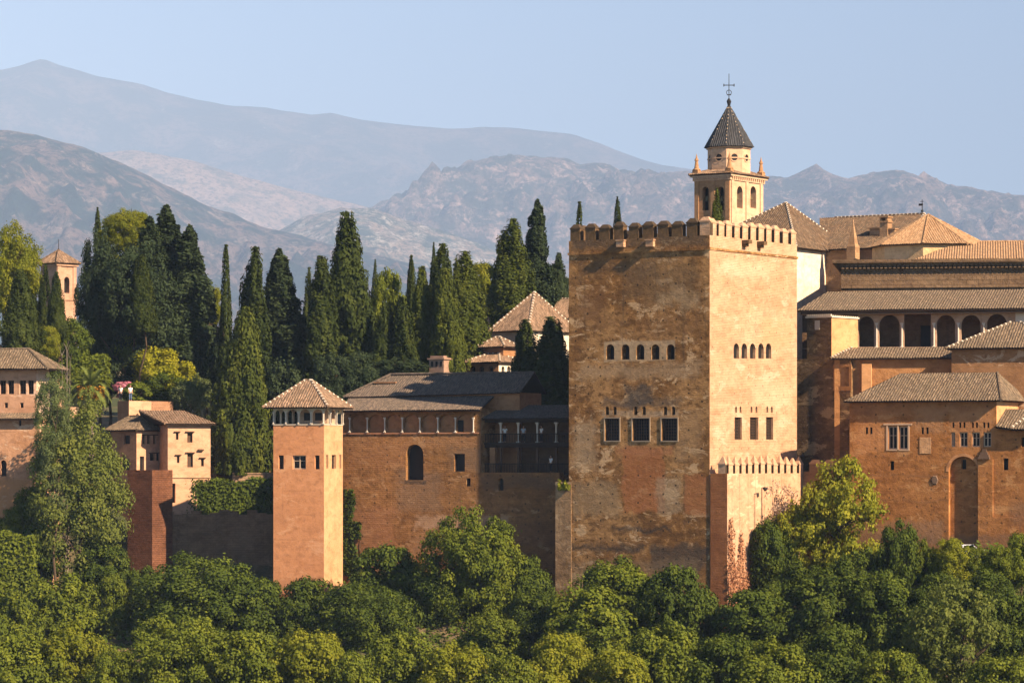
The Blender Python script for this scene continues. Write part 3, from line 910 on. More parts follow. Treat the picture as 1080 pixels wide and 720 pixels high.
# ---------------------------------------------------------------- the church body right of the tower
b = Bld('church', 'church with brown tiled roofs, white plaster wall and small stone pinnacle behind the square tower', 'church', 838, 388, theta=33, zb=25)
ze = b.R(852, 263)[1]
M_CH = stone('church_white_plaster', (0.66, 0.54, 0.40), (0.72, 0.61, 0.47), (0.58, 0.45, 0.32), 1.5, None, 0.3, (), 0.5)
M_CHT = stone('church_tan_masonry', (0.36, 0.21, 0.11), (0.43, 0.27, 0.15), (0.28, 0.16, 0.08), 0.5, (0.6, 0.25, 0.4), 0.3, (), 0.8)
dR = b.R(870, 290)[0]; x0 = -14.0; cyT = 7.0
bm = bmesh.new(); box(bm, x0, 0, 0, 14, 0, ze); obj('transept_wall', bm, M_CH, b.root)
ap = b.L(829, 214, cyT)
A, B_, C, Dd = (x0 - .6, -.6, ze), (.6, -.6, ze), (.6, 14.6, ze), (x0 - .6, 14.6, ze)
E = (ap[0], cyT, ap[1])
slopes(b, 'transept_roof', [[A, B_, E], [B_, C, E], [C, Dd, E], [Dd, A, E]], T_BROWN, [(B_, E), (C, E), (A, E)], True, cap=T_BROWN)
yN = dR + .2; yR = yN + 8.0
nx, nr = b.L(975, 225.5, yR)
ne = b.L(900, 262, yN - .5)[1]
bm = bmesh.new(); box(bm, 0.01, nx + 6, yN, yN + 15, 0, ne); obj('nave_wall', bm, M_CHT, b.root)
xi = -5.0
slopes(b, 'nave_roof', [[(-.5, yN - .5, ne), (nx + 1, yN - .5, ne), (nx, yR, nr), (xi, yR, nr)], [(nx + 1, yN - .5, ne), (nx + 1, yN + 16, ne), (nx, yR, nr)], [(nx + 1, yN + 16, ne), (xi, yN + 16, ne), (xi, yR, nr), (nx, yR, nr)]], T_BROWN, [((xi + 2, yR, nr), (nx, yR, nr)), ((nx + 1, yN - .5, ne), (nx, yR, nr))], True)
# pinnacle on the eaves
OY = yN - 4.6; px_, pz_ = b.L(899.5, 262, 3.2 + OY)
bm = bmesh.new(); box(bm, px_ - .55, px_ + .55, 2.7 + OY, 3.8 + OY, 0, pz_ + .2); taper(bm, px_, 3.25 + OY, pz_ + .2, pz_ + .4, .75, .7, 4, rot=pi / 4); taper(bm, px_, 3.25 + OY, pz_ + .4, pz_ + 3.1, .62, .06, 4, rot=pi / 4); taper(bm, px_, 3.25 + OY, pz_ + 3.0, pz_ + 3.3, .14, .05, 6)
obj('pinnacle', bm, M_CHT, b.root)
# chimney dormer on the nave roof
cx0, cz0 = b.L(934, 249, 7.5 + OY)
bm = bmesh.new(); box(bm, cx0 - .5, cx0 + .5, 7, 8.1, cz0 - 1, cz0 + 1.55); box(bm, cx0 - .62, cx0 + .62, 6.9, 8.2, cz0 + 1.55, cz0 + 1.72); box(bm, cx0 - .5, cx0 - .3, 7, 8.1, cz0 + 1.72, cz0 + 2.1); box(bm, cx0 + .3, cx0 + .5, 7, 8.1, cz0 + 1.72, cz0 + 2.1); box(bm, cx0 - .62, cx0 + .62, 6.9, 8.2, cz0 + 2.1, cz0 + 2.25)
box(bm, cx0 - 1.9, cx0 - .6, 7.2, 8.4, cz0 - .6, cz0 + .9); box(bm, cx0 - 2.1, cx0 - .5, 7.0, 8.6, cz0 + .9, cz0 + 1.05); box(bm, cx0 + .6, cx0 + 1.3, 7.2, 8.0, cz0 - .8, cz0 + .7); box(bm, cx0 + .55, cx0 + 1.4, 7.1, 8.1, cz0 + .7, cz0 + .85)
for v in bm.verts: v.co.y += OY
obj('chimney', bm, M_CHT, b.root)
vx, vz = b.L(972.6, 226, yR)
bm = bmesh.new(); taper(bm, vx, 12, vz - .3, vz + 1.7, .07, .04, 6); box(bm, vx - .45, vx + .1, 11.98, 12.02, vz + 1.0, vz + 1.25); box(bm, vx - .22, vx + .22, 11.97, 12.03, vz + 1.45, vz + 1.5)
taper(bm, vx, 12, vz + .25, vz + .5, .16, .16, 8)
for v in bm.verts: v.co.y += yR - 12
obj('weather_vane', bm, IRON, b.root)

# ---------------------------------------------------------------- octagonal chapel and ring roof of the round palace
b = Bld('renaissance_palace', 'dark brown stone palace with heavy cornice, ochre octagonal tiled lantern and low ring roof', 'palace', 1160, 368, theta=8, zb=25)
M_PAL = stone('palace_dark_ashlar', (0.17, 0.105, 0.06), (0.22, 0.145, 0.085), (0.125, 0.08, 0.045), 0.9, (1.3, 0.5, 0.7), 0.4, (), 1.6, None)
M_PTAN = stone('palace_ochre_plaster', (0.58, 0.38, 0.19), (0.64, 0.44, 0.24), (0.52, 0.33, 0.16), 1.5, None, 0.2)
xl = b.L(887, 290)[0]
zt = b.L(980, 282)[1]; zbt = b.L(980, 330)[1]
bm = bmesh.new(); box(bm, xl, 0, 0, 30, zbt - 8, zt); obj('wall', bm, M_PAL, b.root)
bm = bmesh.new()
box(bm, xl - .25, .25, -.25, 30, zt + .003, zt + .25); box(bm, xl - .5, .5, -.5, 30, zt + .253, zt + .5); box(bm, xl - .9, .9, -.9, 30, zt + .503, zt + .85)
n = 60
for i in range(n):
    a = xl + (i + .5) * (-xl) / n
    box(bm, a - .14, a + .14, -.5, -.252, zt - .1, zt + .25)
obj('cornice', bm, M_PAL, b.root)
bm = bmesh.new(); box(bm, xl + .01, -.01, -.2, 0.0, zt - 2.2, zt - 1.9); obj('string_course', bm, M_PAL, b.root)
# low tiled roof behind the cornice
ys = 5.0
za, zb_ = zt + .86, b.L(1040, 255, 16)[1]
xa = b.L(965, 276, 1.0)[0]; xb = b.L(1014, 258, 16)[0]
slopes(b, 'ring_roof', [[(xa, -.3, za), (0.3, -.3, za), (0.3, 16, zb_), (xb, 16, zb_)], [(xa, -.3, za), (xb, 16, zb_), (xb - 1, 24, za)]], T_WARM, [((xb, 16, zb_), (0.3, 16, zb_))], False)
# octagonal lantern chapel
oc = b.L(985, 240, 17)
dx = (b.L(1035, 258, 17)[0] - b.L(912, 258, 17)[0]) / 2
cx, cy = (b.L(1035, 258, 17)[0] + b.L(912, 258, 17)[0]) / 2 + 0.6, 17 + 0.0
zdr = b.L(980, 257.5, 12)[1]; zap = b.L(985.8, 226.5, cy)[1]
R8 = dx * 1.04
ang = [radians(-90 + 8 - 12 + 45 * i) for i in range(8)]
rg = [(cx + R8 * cos(a), cy + R8 * sin(a)) for a in ang]
bm = bmesh.new()
for i in range(8):
    p, q = rg[i], rg[(i + 1) % 8]
    k = .93
    P0 = (cx + (p[0] - cx) * k, cy + (p[1] - cy) * k); Q0 = (cx + (q[0] - cx) * k, cy + (q[1] - cy) * k)
    quad(bm, [(*P0, zdr - 6), (*Q0, zdr - 6), (*Q0, zdr - .05), (*P0, zdr - .05)])
ln = obj('lantern', bm, M_PTAN, b.root)
ap = (cx, cy, zap)
fc = [[(*rg[i], zdr), (*rg[(i + 1) % 8], zdr), ap] for i in range(8)]
slopes(b, 'lantern_roof', fc, T_WARM, [((*rg[i], zdr), ap) for i in range(8)], False)
PAL = b

# ---------------------------------------------------------------- long arcaded gallery under a grey roof
b = Bld('arcaded_gallery', 'long upper gallery of pale plaster arches on thin columns under a grey tiled roof', 'gallery building', 1130, 350, theta=14, zb=15)
zf = b.L(1000, 366)[1]; ztop = b.L(1000, 327)[1]
xl = b.L(846, 340)[0]
xg = b.L(904.5, 350)[0]
M_GAL = stone('gallery_stucco', (0.40, 0.26, 0.17), (0.47, 0.32, 0.22), (0.34, 0.21, 0.13), 0.8, None, 0.2, (), 0.5)
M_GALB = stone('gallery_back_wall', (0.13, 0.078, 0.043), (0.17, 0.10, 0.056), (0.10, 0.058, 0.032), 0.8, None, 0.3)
ops = []
for (x0, x1, y0, ar) in ((905.6, 921.8, 333.5, 1), (927, 948.8, 332, 1), (953.4, 981.8, 331, 0), (987.8, 1007.4, 332, 1), (1013.8, 1034.3, 332, 1), (1040.8, 1062, 331, 1)):
    ops.append(op(b, 'L', x0, x1, y0, 365.7, bool(ar), open=True, depth=0.35))
bm = bmesh.new()
panel(bm, 'L', xg, 0, zf - .05, ztop, 0, ops, 0.35)
box(bm, xg, 0, 0.36, 4.5, ztop - .3, ztop)
obj('arcade', bm, M_GAL, b.root)
bm = bmesh.new()
quad(bm, [(xl, 3.5, zf - 14), (0, 3.5, zf - 14), (0, 3.5, ztop), (xl, 3.5, ztop)])
quad(bm, [(xg, 0.36, zf), (0, 0.36, zf), (0, 3.5, zf), (xg, 3.5, zf)])
quad(bm, [(xl, 0.0, zf - 14), (0, 0.0, zf - 14), (0, 0.0, zf - .05), (xl, 0.0, zf - .05)])
quad(bm, [(xl, 0.1, zf), (xg, 0.1, zf), (xg, 0.1, ztop), (xl, 0.1, ztop)])
obj('wall', bm, M_GALB, b.root)
for x in (924.5, 951.2, 985, 1010.7, 1037.5):
    a = b.L(x, 350)[0]; zs_ = b.L(x, 343)[1]
    column(b, 'column', a, -0.06, zf, zs_ + .25, .10, MARBLE)
    bm = bmesh.new(); box(bm, a - .24, a + .24, -.06, -.003, zs_ + .2, ztop - .1); obj('pier_panel', bm, M_GAL, b.root)
o = ops[2]     # dark doorway seen in the square bay
bm = bmesh.new(); box(bm, o['a1'] - 1.5, o['a1'] - .3, 3.38, 3.49, zf, zf + 2.4); obj('doorway', bm, DARK, b.root)
ylow = -1.2; yhi = 8.5
ze = b.L(985, 326, ylow)[1]; zr = b.L(985, 306.5, yhi)[1]
x_a = b.L(841, 328, ylow)[0]; x_b = b.L(873, 309, yhi)[0]
slopes(b, 'roof', [[(x_a, ylow, ze), (0.5, ylow, ze), (0.5, yhi, zr), (x_b, yhi, zr)], [(x_a, ylow, ze), (x_b, yhi, zr), (x_a - .5, yhi + 3, ze)]], T_GREY, [], False)
bm = bmesh.new(); box(bm, x_a + .3, 0.4, ylow + .15, ylow + .35, ze - .45, ze - .2); obj('eaves_beam', bm, DWOOD, b.root)
bm = bmesh.new()
p0 = b.L(841, 333, -.2); p1 = b.L(850, 350, -.2)
box(bm, b.L(1071, 340, -.3)[0], -0.4, -.3, -.02, b.L(1071, 345, -.3)[1], b.L(1071, 329.5, -.3)[1]); obj('white_panel', bm, WHITE, b.root)

# ---------------------------------------------------------------- block with bright flank + low house under it
b = Bld('corner_block', 'tall narrow ochre block with bright flank and pale coping left of the gallery arches', 'building', 877, 349, theta=38, zb=12)
xl = b.L(851, 350)[0]; dr = b.R(904.8, 350)[0]
zt = b.R(890, 335.5)[1]
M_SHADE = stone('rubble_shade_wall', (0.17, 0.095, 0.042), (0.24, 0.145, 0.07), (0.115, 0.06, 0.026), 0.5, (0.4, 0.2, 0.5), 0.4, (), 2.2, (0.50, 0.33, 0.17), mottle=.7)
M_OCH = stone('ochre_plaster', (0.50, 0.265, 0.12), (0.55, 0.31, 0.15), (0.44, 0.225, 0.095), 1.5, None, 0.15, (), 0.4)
bm = bmesh.new()
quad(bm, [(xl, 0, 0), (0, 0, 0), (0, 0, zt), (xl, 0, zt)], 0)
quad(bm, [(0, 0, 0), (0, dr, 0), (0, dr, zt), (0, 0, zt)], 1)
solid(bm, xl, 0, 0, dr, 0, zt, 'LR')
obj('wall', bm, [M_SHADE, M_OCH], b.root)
bm = bmesh.new(); box(bm, xl - .12, .12, -.12, dr + .1, zt + .003, zt + .16)
for i in range(12):
    a = xl + (i + .5) * (-xl) / 12; box(bm, a - .1, a + .1, -.1, .12, zt + .163, zt + .34)
for i in range(12):
    a = (i + .5) * dr / 12; box(bm, -.2, .1, a - .09, a + .09, zt + .163, zt + .24)
obj('coping', bm, WHITE, b.root)
bm = bmesh.new(); a, z_ = b.L(862, 342); box(bm, a - .3, a + .3, -.03, .02, z_ - .55, z_ + .4); obj('pale_patch', bm, WHITE, b.root)

b = Bld('rubble_wall_tower', 'rough brown rubble tower wall in shade between cream tower flank and red palace wall', 'wall', 897, 347.5, theta=36, zb=12)
xl = b.L(840, 420)[0]; zt = b.L(870, 378)[1]
ow = [op(b, 'L', 882.8, 895.6, 387, 407, style='frame', fmat=DWOOD, depth=0.5)]
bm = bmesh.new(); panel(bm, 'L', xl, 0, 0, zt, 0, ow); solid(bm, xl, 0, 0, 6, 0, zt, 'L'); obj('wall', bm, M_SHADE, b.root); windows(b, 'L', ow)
bm = bmesh.new(); a0, z0 = b.L(879, 412, -.03); a1, z1 = b.L(898, 384, -.03)
t0, t1, u0, u1 = ow[0]['a0'], ow[0]['a1'], ow[0]['z0'], ow[0]['z1']
M_ORP = stone('orange_render', (0.34, 0.165, 0.065), (0.39, 0.20, 0.085), (0.28, 0.13, 0.05), 1.0, None, 0.25)
for q in ((a0, t0, z0, z1), (t1, a1, z0, z1), (t0, t1, z0, u0), (t0, t1, u1, z1)):
    box(bm, q[0], q[1], -.05, -.003, q[2], q[3])
obj('window_surround', bm, M_ORP, b.root)
# roof of the narrow lean-to and the wall below the arches
b = Bld('lean_to_house', 'narrow orange house with lean-to tiled roof just beneath the gallery arches', 'house', 1003, 345.5, theta=14, zb=12)
xl = b.L(877, 378)[0]; zt = b.L(940, 377)[1]
bm = bmesh.new(); box(bm, xl + .3, 0, 0, 3.8, 0, zt); obj('wall', bm, M_ORP, b.root)
ze, zr = b.L(940, 377.5, -.6)[1], b.L(940, 366.5, 3.3)[1]
xa, xr = b.L(875.5, 378, -.6)[0], b.L(898, 367, 3.3)[0]
slopes(b, 'roof', [[(xa, -.6, ze), (.3, -.6, ze), (.3, 3.3, zr), (xr, 3.3, zr)], [(xa, -.6, ze), (xr, 3.3, zr), (xa, 3.4, ze)]], T_GREY, [((xa, -.6, ze), (xr, 3.3, zr))], True)
a0, z1 = b.L(909, 380, -.4); a1, z0 = b.L(919, 420, -.4)
bm = bmesh.new(); box(bm, a0, a1, -.5, 0.0, z0 - 3, z1 - .35); obj('pale_buttress', bm, M_OCH, b.root)

b = Bld('tiled_pavilion', 'brown pavilion with white-edged hipped roof at the right in front of the arches', 'pavilion', 1130, 338.5, theta=20, zb=12)
xl = b.L(1003.5, 380)[0]; zt = b.L(1040, 367)[1]
M_PAV = stone('pavilion_render', (0.27, 0.14, 0.065), (0.32, 0.175, 0.085), (0.21, 0.105, 0.048), 0.9, (0.45, 0.15, 0.2), 0.3, (), 0.8, (0.5, 0.36, 0.24))
bm = bmesh.new(); box(bm, xl, 0, 0, 8, 0, zt); obj('wall', bm, M_PAV, b.root)
ze = b.L(1040, 366.8, -.7)[1]
A = (b.L(997, 367, -.7)[0], -.7, ze); Bq = (1, -.7, ze)
e1 = b.L(1066, 340, 4); E = (e1[0], 4, e1[1]); e2 = b.L(1105, 360, 4)
C = (1, 9, ze); Dq = (A[0], 9, ze); G = (E[0] + 1.0, 4, E[2])
slopes(b, 'roof', [[A, Bq, G, E], [Bq, C, G], [C, Dq, E, G], [Dq, A, E]], T_GREY, [(A, E), (Bq, G), (Dq, E)], True)

# ---------------------------------------------------------------- red palace wing on the right
b = Bld('red_palace_wing', 'long red-ochre palace wing with grey hipped roof, twin windows and tall blind arch', 'palace', 1051, 334, theta=26, zb=12)
xl = b.L(896, 480)[0]
zt = b.L(970, 424)[1]
prp = [pat(896, 1050, 424, 440, (0.26, 0.13, 0.065), 0.5, 0.6, 0.3), pat(896, 1000, 545, 580, (0.23, 0.14, 0.085), 0.7, 0.8, 0.7), pat(900, 1080, 560, 590, (0.17, 0.10, 0.06), 0.7, 0.6, 0.5),
       pat(900, 960, 440, 480, (0.44, 0.21, 0.09), 0.6, 1.2, 0.9), pat(960, 1000, 425, 460, (0.36, 0.20, 0.10), 0.6, 0.8, 0.6), pat(1000, 1050, 428, 448, (0.44, 0.22, 0.10), 0.6, 0.7, 0.5),
       pat(1000, 1051, 440, 474, (0.34, 0.17, 0.08), 0.5, 0.4, 0.2), pat(915, 1000, 500, 504, (0.2, 0.1, 0.05), 0.6, 0.2, 0.25), pat(905, 1000, 526, 531, (0.2, 0.1, 0.05), 0.6, 0.25, 0.3),
       pat(1062, 1090, 525, 560, (0.20, 0.105, 0.055), 0.8, 1.0, 0.5)]
M_RED = stone('red_ochre_wall', (0.285, 0.118, 0.036), (0.345, 0.155, 0.052), (0.22, 0.088, 0.026), 0.82, None, 0.4, prp, 1.1, (0.42, 0.22, 0.09), (0.15, 0.08, 0.045), mottle=.5, holes=.7)
xr = b.L(1100, 500)[0]
ops = [op(b, 'L', 936.8, 946.2, 449.5, 473.5, style='white', fmat=BEIGE, depth=.4), op(b, 'L', 948, 957.4, 449.5, 473.5, style='white', fmat=BEIGE, depth=.4)]
for x0, x1 in ((1003, 1007.4), (1012, 1020.5), (1025, 1033.5), (1037, 1045.5)):
    ops.append(op(b, 'L', x0, x1, 455.5, 471, style='white', fmat=BEIGE, depth=.35))
for x in (1005.4, 1012.6, 1017, 1026, 1030.2, 1038, 1042.3): ops.append(op(b, 'L', x - 1.1, x + 1.1, 445, 451, True, depth=.3, name='small_window'))
for x in (914.2, 918.8, 973, 978): ops.append(op(b, 'L', x - 1.3, x + 1.3, 450.5, 457.5, False, depth=.3, name='small_window', mat=DWOOD))
ops.append(op(b, 'L', 938.6, 943, 486, 495.5, False, depth=.5, name='slit_window'))
low = [op(b, 'L', 1058, 1063.5, 483, 495.5, False, depth=.5, name='slit_window'), op(b, 'L', 1077, 1083, 461, 471, False, depth=.4)]
arch = op(b, 'L', 1000.5, 1031.5, 481, 640, True, depth=0.5, open=True)
ops.append(arch)
bm = bmesh.new()
zl = b.L(1060, 452)[1]
panel(bm, 'L', xl, 0, 0, zt, 0, ops)
panel(bm, 'L', 0, xr, 0, zl, 0, low)
# back of the blind arch with its slit
sl_ = [op(b, 'L', 1014, 1019, 484.5, 494.5, False, depth=.4, off=.5, name='slit_window')]
panel(bm, 'L', arch['a0'] - .1, arch['a1'] + .1, 0, arch['z1'] + .1, .5, sl_)
solid(bm, xl, 0, 0, 8, 0, zt, 'LR')
quad(bm, [(0, 0, zl), (0, 8, zl), (0, 8, zt), (0, 0, zt)], 1)
quad(bm, [(xr, 0, 0), (xr, 8, 0), (xr, 8, zl), (xr, 0, zl)])
quad(bm, [(0, 0, zl), (xr, 0, zl), (xr, 8, zl), (0, 8, zl)])
obj('wall', bm, [M_RED, M_OCH], b.root)
windows(b, 'L', ops); windows(b, 'L', low); windows(b, 'L', sl_, .5)
ze = b.L(970, 422.5, -.7)[1]; zr = b.L(1000, 393.5, 4.0)[1]
A = (b.L(889.5, 424, -.7)[0], -.7, ze); Bq = (.7, -.7, ze); C = (.7, 8.7, ze); Dq = (A[0], 8.7, ze)
E = (b.L(950, 394, 4)[0], 4, zr); G = (b.L(1052, 393, 4)[0], 4, zr)
slopes(b, 'roof', [[A, Bq, G, E], [Bq, C, G], [C, Dq, E, G], [Dq, A, E]], T_GREY, [(Bq, G)], False)
# pier right of the arch, triangular corbel, pale panel, surrounds
a0 = b.L(1032, 520)[0]; zq = b.L(1040, 483)[1]
bm = bmesh.new(); box(bm, a0, a0 + 1.5, -.14, -.003, 0, zq - .1); 
for i in range(1): box(bm, a0 + 1.503, xr, -.14, -.003, 0, b.L(1060, 545)[1])
obj('pier', bm, M_RED, b.root)
bm = bmesh.new()
aa, bb2 = b.L(1032.5, 485)[0], b.L(1044.5, 485)[0]
for k, (f, hh) in enumerate(((1, .22), (.85, .22), (.62, .25), (.36, .3))):
    zz = zq - .09 + sum((.22, .22, .25, .3)[:k]); m_ = (aa + bb2) / 2; w_ = (bb2 - aa) / 2 * f
    box(bm, m_ - w_, m_ + w_, -.34 * f - .004 * k, -.004, zz + .002 * k, zz + hh)
obj('pier_cap', bm, flat('dark_cap', (0.12, 0.075, 0.05), 0.95, 0.3), b.root)
bm = bmesh.new(); a0, z1 = b.L(970, 461); a1, z0 = b.L(982, 478); box(bm, a0, a1, -.05, -.003, z0, z1); obj('plaster_panel', bm, stone('panel_plaster', (0.46, 0.25, 0.125), (0.5, 0.29, 0.15), (0.42, 0.22, 0.1), 1, None, 0.2), b.root)
bm = bmesh.new()
for x0, x1, y0, y1 in ((932, 962, 446.5, 448),):
    a0, z1 = b.L(x0, y0); a1, z0 = b.L(x1, y1); box(bm, a0, a1, -.08, -.003, z0, z1)
for x0, x1, y0, y1 in ((934.8, 936.6, 448.5, 475), (946.4, 947.8, 448.5, 474), (957.6, 959.4, 448.5, 475), (936.7, 946.3, 473.7, 475), (947.9, 957.5, 473.7, 475)):
    a0, z1 = b.L(x0, y0); a1, z0 = b.L(x1, y1); box(bm, a0, a1, -.05, -.004, z0, z1)
obj('window_surround', bm, flat('stone_surround', (0.44, 0.30, 0.20), 0.95, 0.2), b.root)
bm = bmesh.new(); a, z_ = b.L(986, 506)
taper(bm, 0, 0, 0, .1, .38, .3, 6); 
for v in bm.verts: v.co = Vector((a + v.co.x, -v.co.z, z_ + v.co.y * 1.35))
obj('wall_emblem', bm, flat('emblem_stone', (0.14, 0.09, 0.06), 0.95, 0.2), b.root)
# surround ring of the arch: a slightly proud band of brick
arc, sp = arc_pts(arch, 20)
cxa = (arch['a0'] + arch['a1']) / 2; ra = (arch['a1'] - arch['a0']) / 2
bm = bmesh.new()
for i in range(20):
    p, q = arc[i], arc[i + 1]
    k = (ra + .28) / ra
    P2 = (cxa + (p[0] - cxa) * k, sp + (p[1] - sp) * k); Q2 = (cxa + (q[0] - cxa) * k, sp + (q[1] - sp) * k)
    quad(bm, [(p[0], -.04, p[1]), (q[0], -.04, q[1]), (Q2[0], -.04, Q2[1]), (P2[0], -.04, P2[1])])
    quad(bm, [(P2[0], -.04, P2[1]), (Q2[0], -.04, Q2[1]), (Q2[0], 0, Q2[1]), (P2[0], 0, P2[1])])
    quad(bm, [(q[0], -.04, q[1]), (p[0], -.04, p[1]), (p[0], 0.02, p[1]), (q[0], 0.02, q[1])])
obj('arch_ring', bm, stone('arch_brick', (0.42, 0.2, 0.09), (0.46, 0.24, 0.11), (0.36, 0.16, 0.07), 0.5), b.root)
# low wing roof at the right edge
bq0 = b.L(1052, 447, -1.0); 
zA = b.L(1075, 452.5, -.7)[1]; zB = b.L(1085, 432, 3.0)[1]
xs0 = 0.02
slopes(b, 'low_roof', [[(1.6, -.7, zA), (xr, -.7, zA), (xr, 3, zB), (3.2, 3, zB)], [(0.02, -.4, zA + .25), (1.55, -.7, zA + .05), (3.15, 3, zB), (0.02, 3.0, zB)]], T_GREY, [((1.58, -.7, zA + .05), (3.18, 3, zB))], True)
RED = b
# short battlemented curtain between outwork and palace wing
b = Bld('short_battlement_wall', 'short shaded wall with three blunt battlements behind the yellow-green tree', 'wall', 897, 343, theta=22, zb=12)
xl = b.L(846, 500)[0]; zt = b.L(875, 497)[1]
bm = bmesh.new(); box(bm, xl, 0, 0, 1.0, 0, zt); obj('wall', bm, M_PAV, b.root)
mp2 = merlon_mesh(1.15, 0.7, 0.75, [M_PAV, M_OCH], 0.45)
for x in (859.5, 874.5, 889): 
    o = link_mesh('merlon', mp2, b.root); o.location = (b.L(x, 490)[0], 0, zt)
# ---------------------------------------------------------------- slim salmon tower with an open lookout on top
b = Bld('lookout_tower', 'slim smooth salmon-orange tower with open white arcaded lookout under a hipped tile roof', 'tower', 341.7, 347, theta=20, zb=10)
wl = -b.L(288.3, 500)[0]; dr = b.R(361.5, 500)[0]
zt = b.L(340, 448)[1]
M_SAL = stone('salmon_render', (0.53, 0.235, 0.105), (0.57, 0.265, 0.125), (0.48, 0.205, 0.088), 2.5, None, 0.3, [(-8, 0, 0, b.L(320, 606)[1], (0.33, 0.15, 0.075), .6, 1.2, .5), (-8, 0, b.L(320, 452)[1], zt, (0.43, 0.19, 0.085), .5, .4, .3), (-8, -3.4, b.L(320, 560)[1], b.L(320, 530)[1], (0.47, 0.215, 0.1), .5, 1., .6)], 0.6, (0.60, 0.31, 0.16), (0.28, 0.12, 0.06), 0.6, mottle=.3)
st = b.R(352, 470)[0]
M_SALR = stone('pale_salmon_render', (0.50, 0.265, 0.135), (0.55, 0.31, 0.165), (0.44, 0.225, 0.11), 2.5, None, 0.25, (), 0.5)
oL = [op(b, 'L', 293.8, 299.2, 480, 494.5, depth=.4), op(b, 'L', 308.5, 322.6, 480, 494.5, depth=.4, style='white', fmat=BEIGE), op(b, 'L', 332, 337, 480, 494.5, depth=.4)]
oR = [op(b, 'R', 344, 346.3, 479.5, 494, depth=.3), op(b, 'R', 350, 354.6, 479.5, 494, depth=.3), op(b, 'R', 358, 360, 479.5, 494, depth=.3)]
bm = bmesh.new(); panel(bm, 'L', -wl, 0, 0, zt, 0, oL, mi=0); panel(bm, 'R', 0, dr, 0, zt, 0, oR, mi=1); solid(bm, -wl, 0, 0, dr, 0, zt, 'LR')
obj('wall', bm, [M_SAL, M_SALR], b.root); windows(b, 'L', oL); windows(b, 'R', oR)
bm = bmesh.new(); box(bm, -wl - .06, .06, -.06, dr + .06, zt + .002, zt + .10); obj('coping', bm, WHITE, b.root)
zl = b.L(340, 429.5)[1]
# arcade faces with thin marble posts
def arcade(face, a0, a1, n, off):
    bm = bmesh.new(); ops = []
    s = (a1 - a0) / n
    for i in range(n):
        ops.append(dict(a0=a0 + s * i + .10, a1=a0 + s * (i + 1) - .10, z0=zt + .10, z1=zl - .18, arch=True, rise=min(.55, s / 2 - .1), open=True, depth=.16))
    panel(bm, face, a0, a1, zt + .101, zl, off, ops, .16)
    return bm
obj('arcade', arcade('L', -wl, 0, 4, -.01), WHITE, b.root)
obj('arcade', arcade('R', 0, dr, 3, .01), WHITE, b.root)
obj('arcade', arcade('L', -wl, 0, 4, dr - .2), WHITE, b.root)
obj('arcade', arcade('R', 0, dr, 3, -wl + .2), WHITE, b.root)
for i in range(5):
    for y in (-.09, dr - .05): column(b, 'column', -wl + wl * i / 4 * .985 + .04, y, zt + .10, zl - .45, .05)
for i in (1, 2, 3): column(b, 'column', .07, dr * i / 3 - .08, zt + .10, zl - .45, .05)
# inner lantern room
bm = bmesh.new(); box(bm, -wl * .70, -wl * .12, dr * .5, dr - .3, zt + .1, zl + .3)
obj('inner_room', bm, M_GAL, b.root)
for a in (-wl * .58, -wl * .36):
    bm = bmesh.new(); box(bm, a, a + .75, dr * .5 - .03, dr * .5 - .003, zt + .5, zl - .5); obj('doorway', bm, DARK, b.root)
ov = .85
hip_roof(b, -wl - ov, ov, -ov, dr + ov, zl + .02, b.L(330, 401, dr / 2)[1], mat=T_PINK, ix0=(wl + 2 * ov) / 2 - .35, ix1=(wl + 2 * ov) / 2 - .35)

# ---------------------------------------------------------------- courtyard wing with blind gallery
b = Bld('courtyard_wing', 'brown brick courtyard wing with blind white arcade, one tall arched window and dark tiled roofs', 'palace', 590, 345.4, theta=26, zb=10)
M_CW = None
xl = b.L(360, 500)[0]
zt = b.L(430, 431)[1]
def pw(*a): return pat(*a)
pats = [pat(361, 440, 456, 500, (0.36, 0.18, 0.08), 0.6, 1.2, 0.8), pat(440, 510, 456, 475, (0.36, 0.19, 0.09), 0.6, 0.8, 0.5), pat(470, 520, 466, 500, (0.20, 0.13, 0.08), 0.7, 0.9, 0.7),
        pat(412, 470, 490, 545, (0.22, 0.15, 0.10), 0.55, 1.2, 0.8), pat(425, 450, 505, 512, (0.05, 0.04, 0.03), 0.8, 0.3, 0.3),
        pat(435, 540, 541, 562, (0.46, 0.30, 0.19), 0.75, 0.6, 0.6), pat(430, 500, 560, 590, (0.34, 0.19, 0.10), 0.5, 1, 0.6), pat(361, 420, 530, 590, (0.33, 0.16, 0.08), 0.6, 1.0, 0.7),
        pat(505, 590, 497, 520, (0.14, 0.085, 0.05), 0.7, 0.8, 0.6), pat(520, 590, 545, 580, (0.20, 0.10, 0.05), 0.5, 0.8, 0.5)]
M_CW = stone('courtyard_brick', (0.245, 0.118, 0.042), (0.31, 0.158, 0.06), (0.18, 0.082, 0.028), 0.7, (0.6, 0.2, 0.3), 0.45, pats, 1.4, (0.40, 0.235, 0.115), mottle=.6, holes=.7)
M_BAY = stone('bay_back_render', (0.30, 0.15, 0.07), (0.34, 0.175, 0.085), (0.26, 0.125, 0.058), 1.2, None, 0.2)
xg0, xg1 = b.L(507, 440)[0], 0.0
ops = []
cols_px = (369, 387.5, 406, 424.5, 443, 462, 480.5, 499.5)
for x0, x1 in zip(cols_px, cols_px[1:]):
    ops.append(op(b, 'L', x0 + 1.0, x1 - 1.0, 437, 455.5, True, depth=.42, rise=.75, mat=M_BAY, name='blind_bay'))
ops.append(op(b, 'L', 428, 446.6, 468.5, 506, True, depth=.9, name='arched_window'))
ops.append(op(b, 'L', 479, 490.3, 478.3, 497, depth=.5, style='frame', fmat=DWOOD))
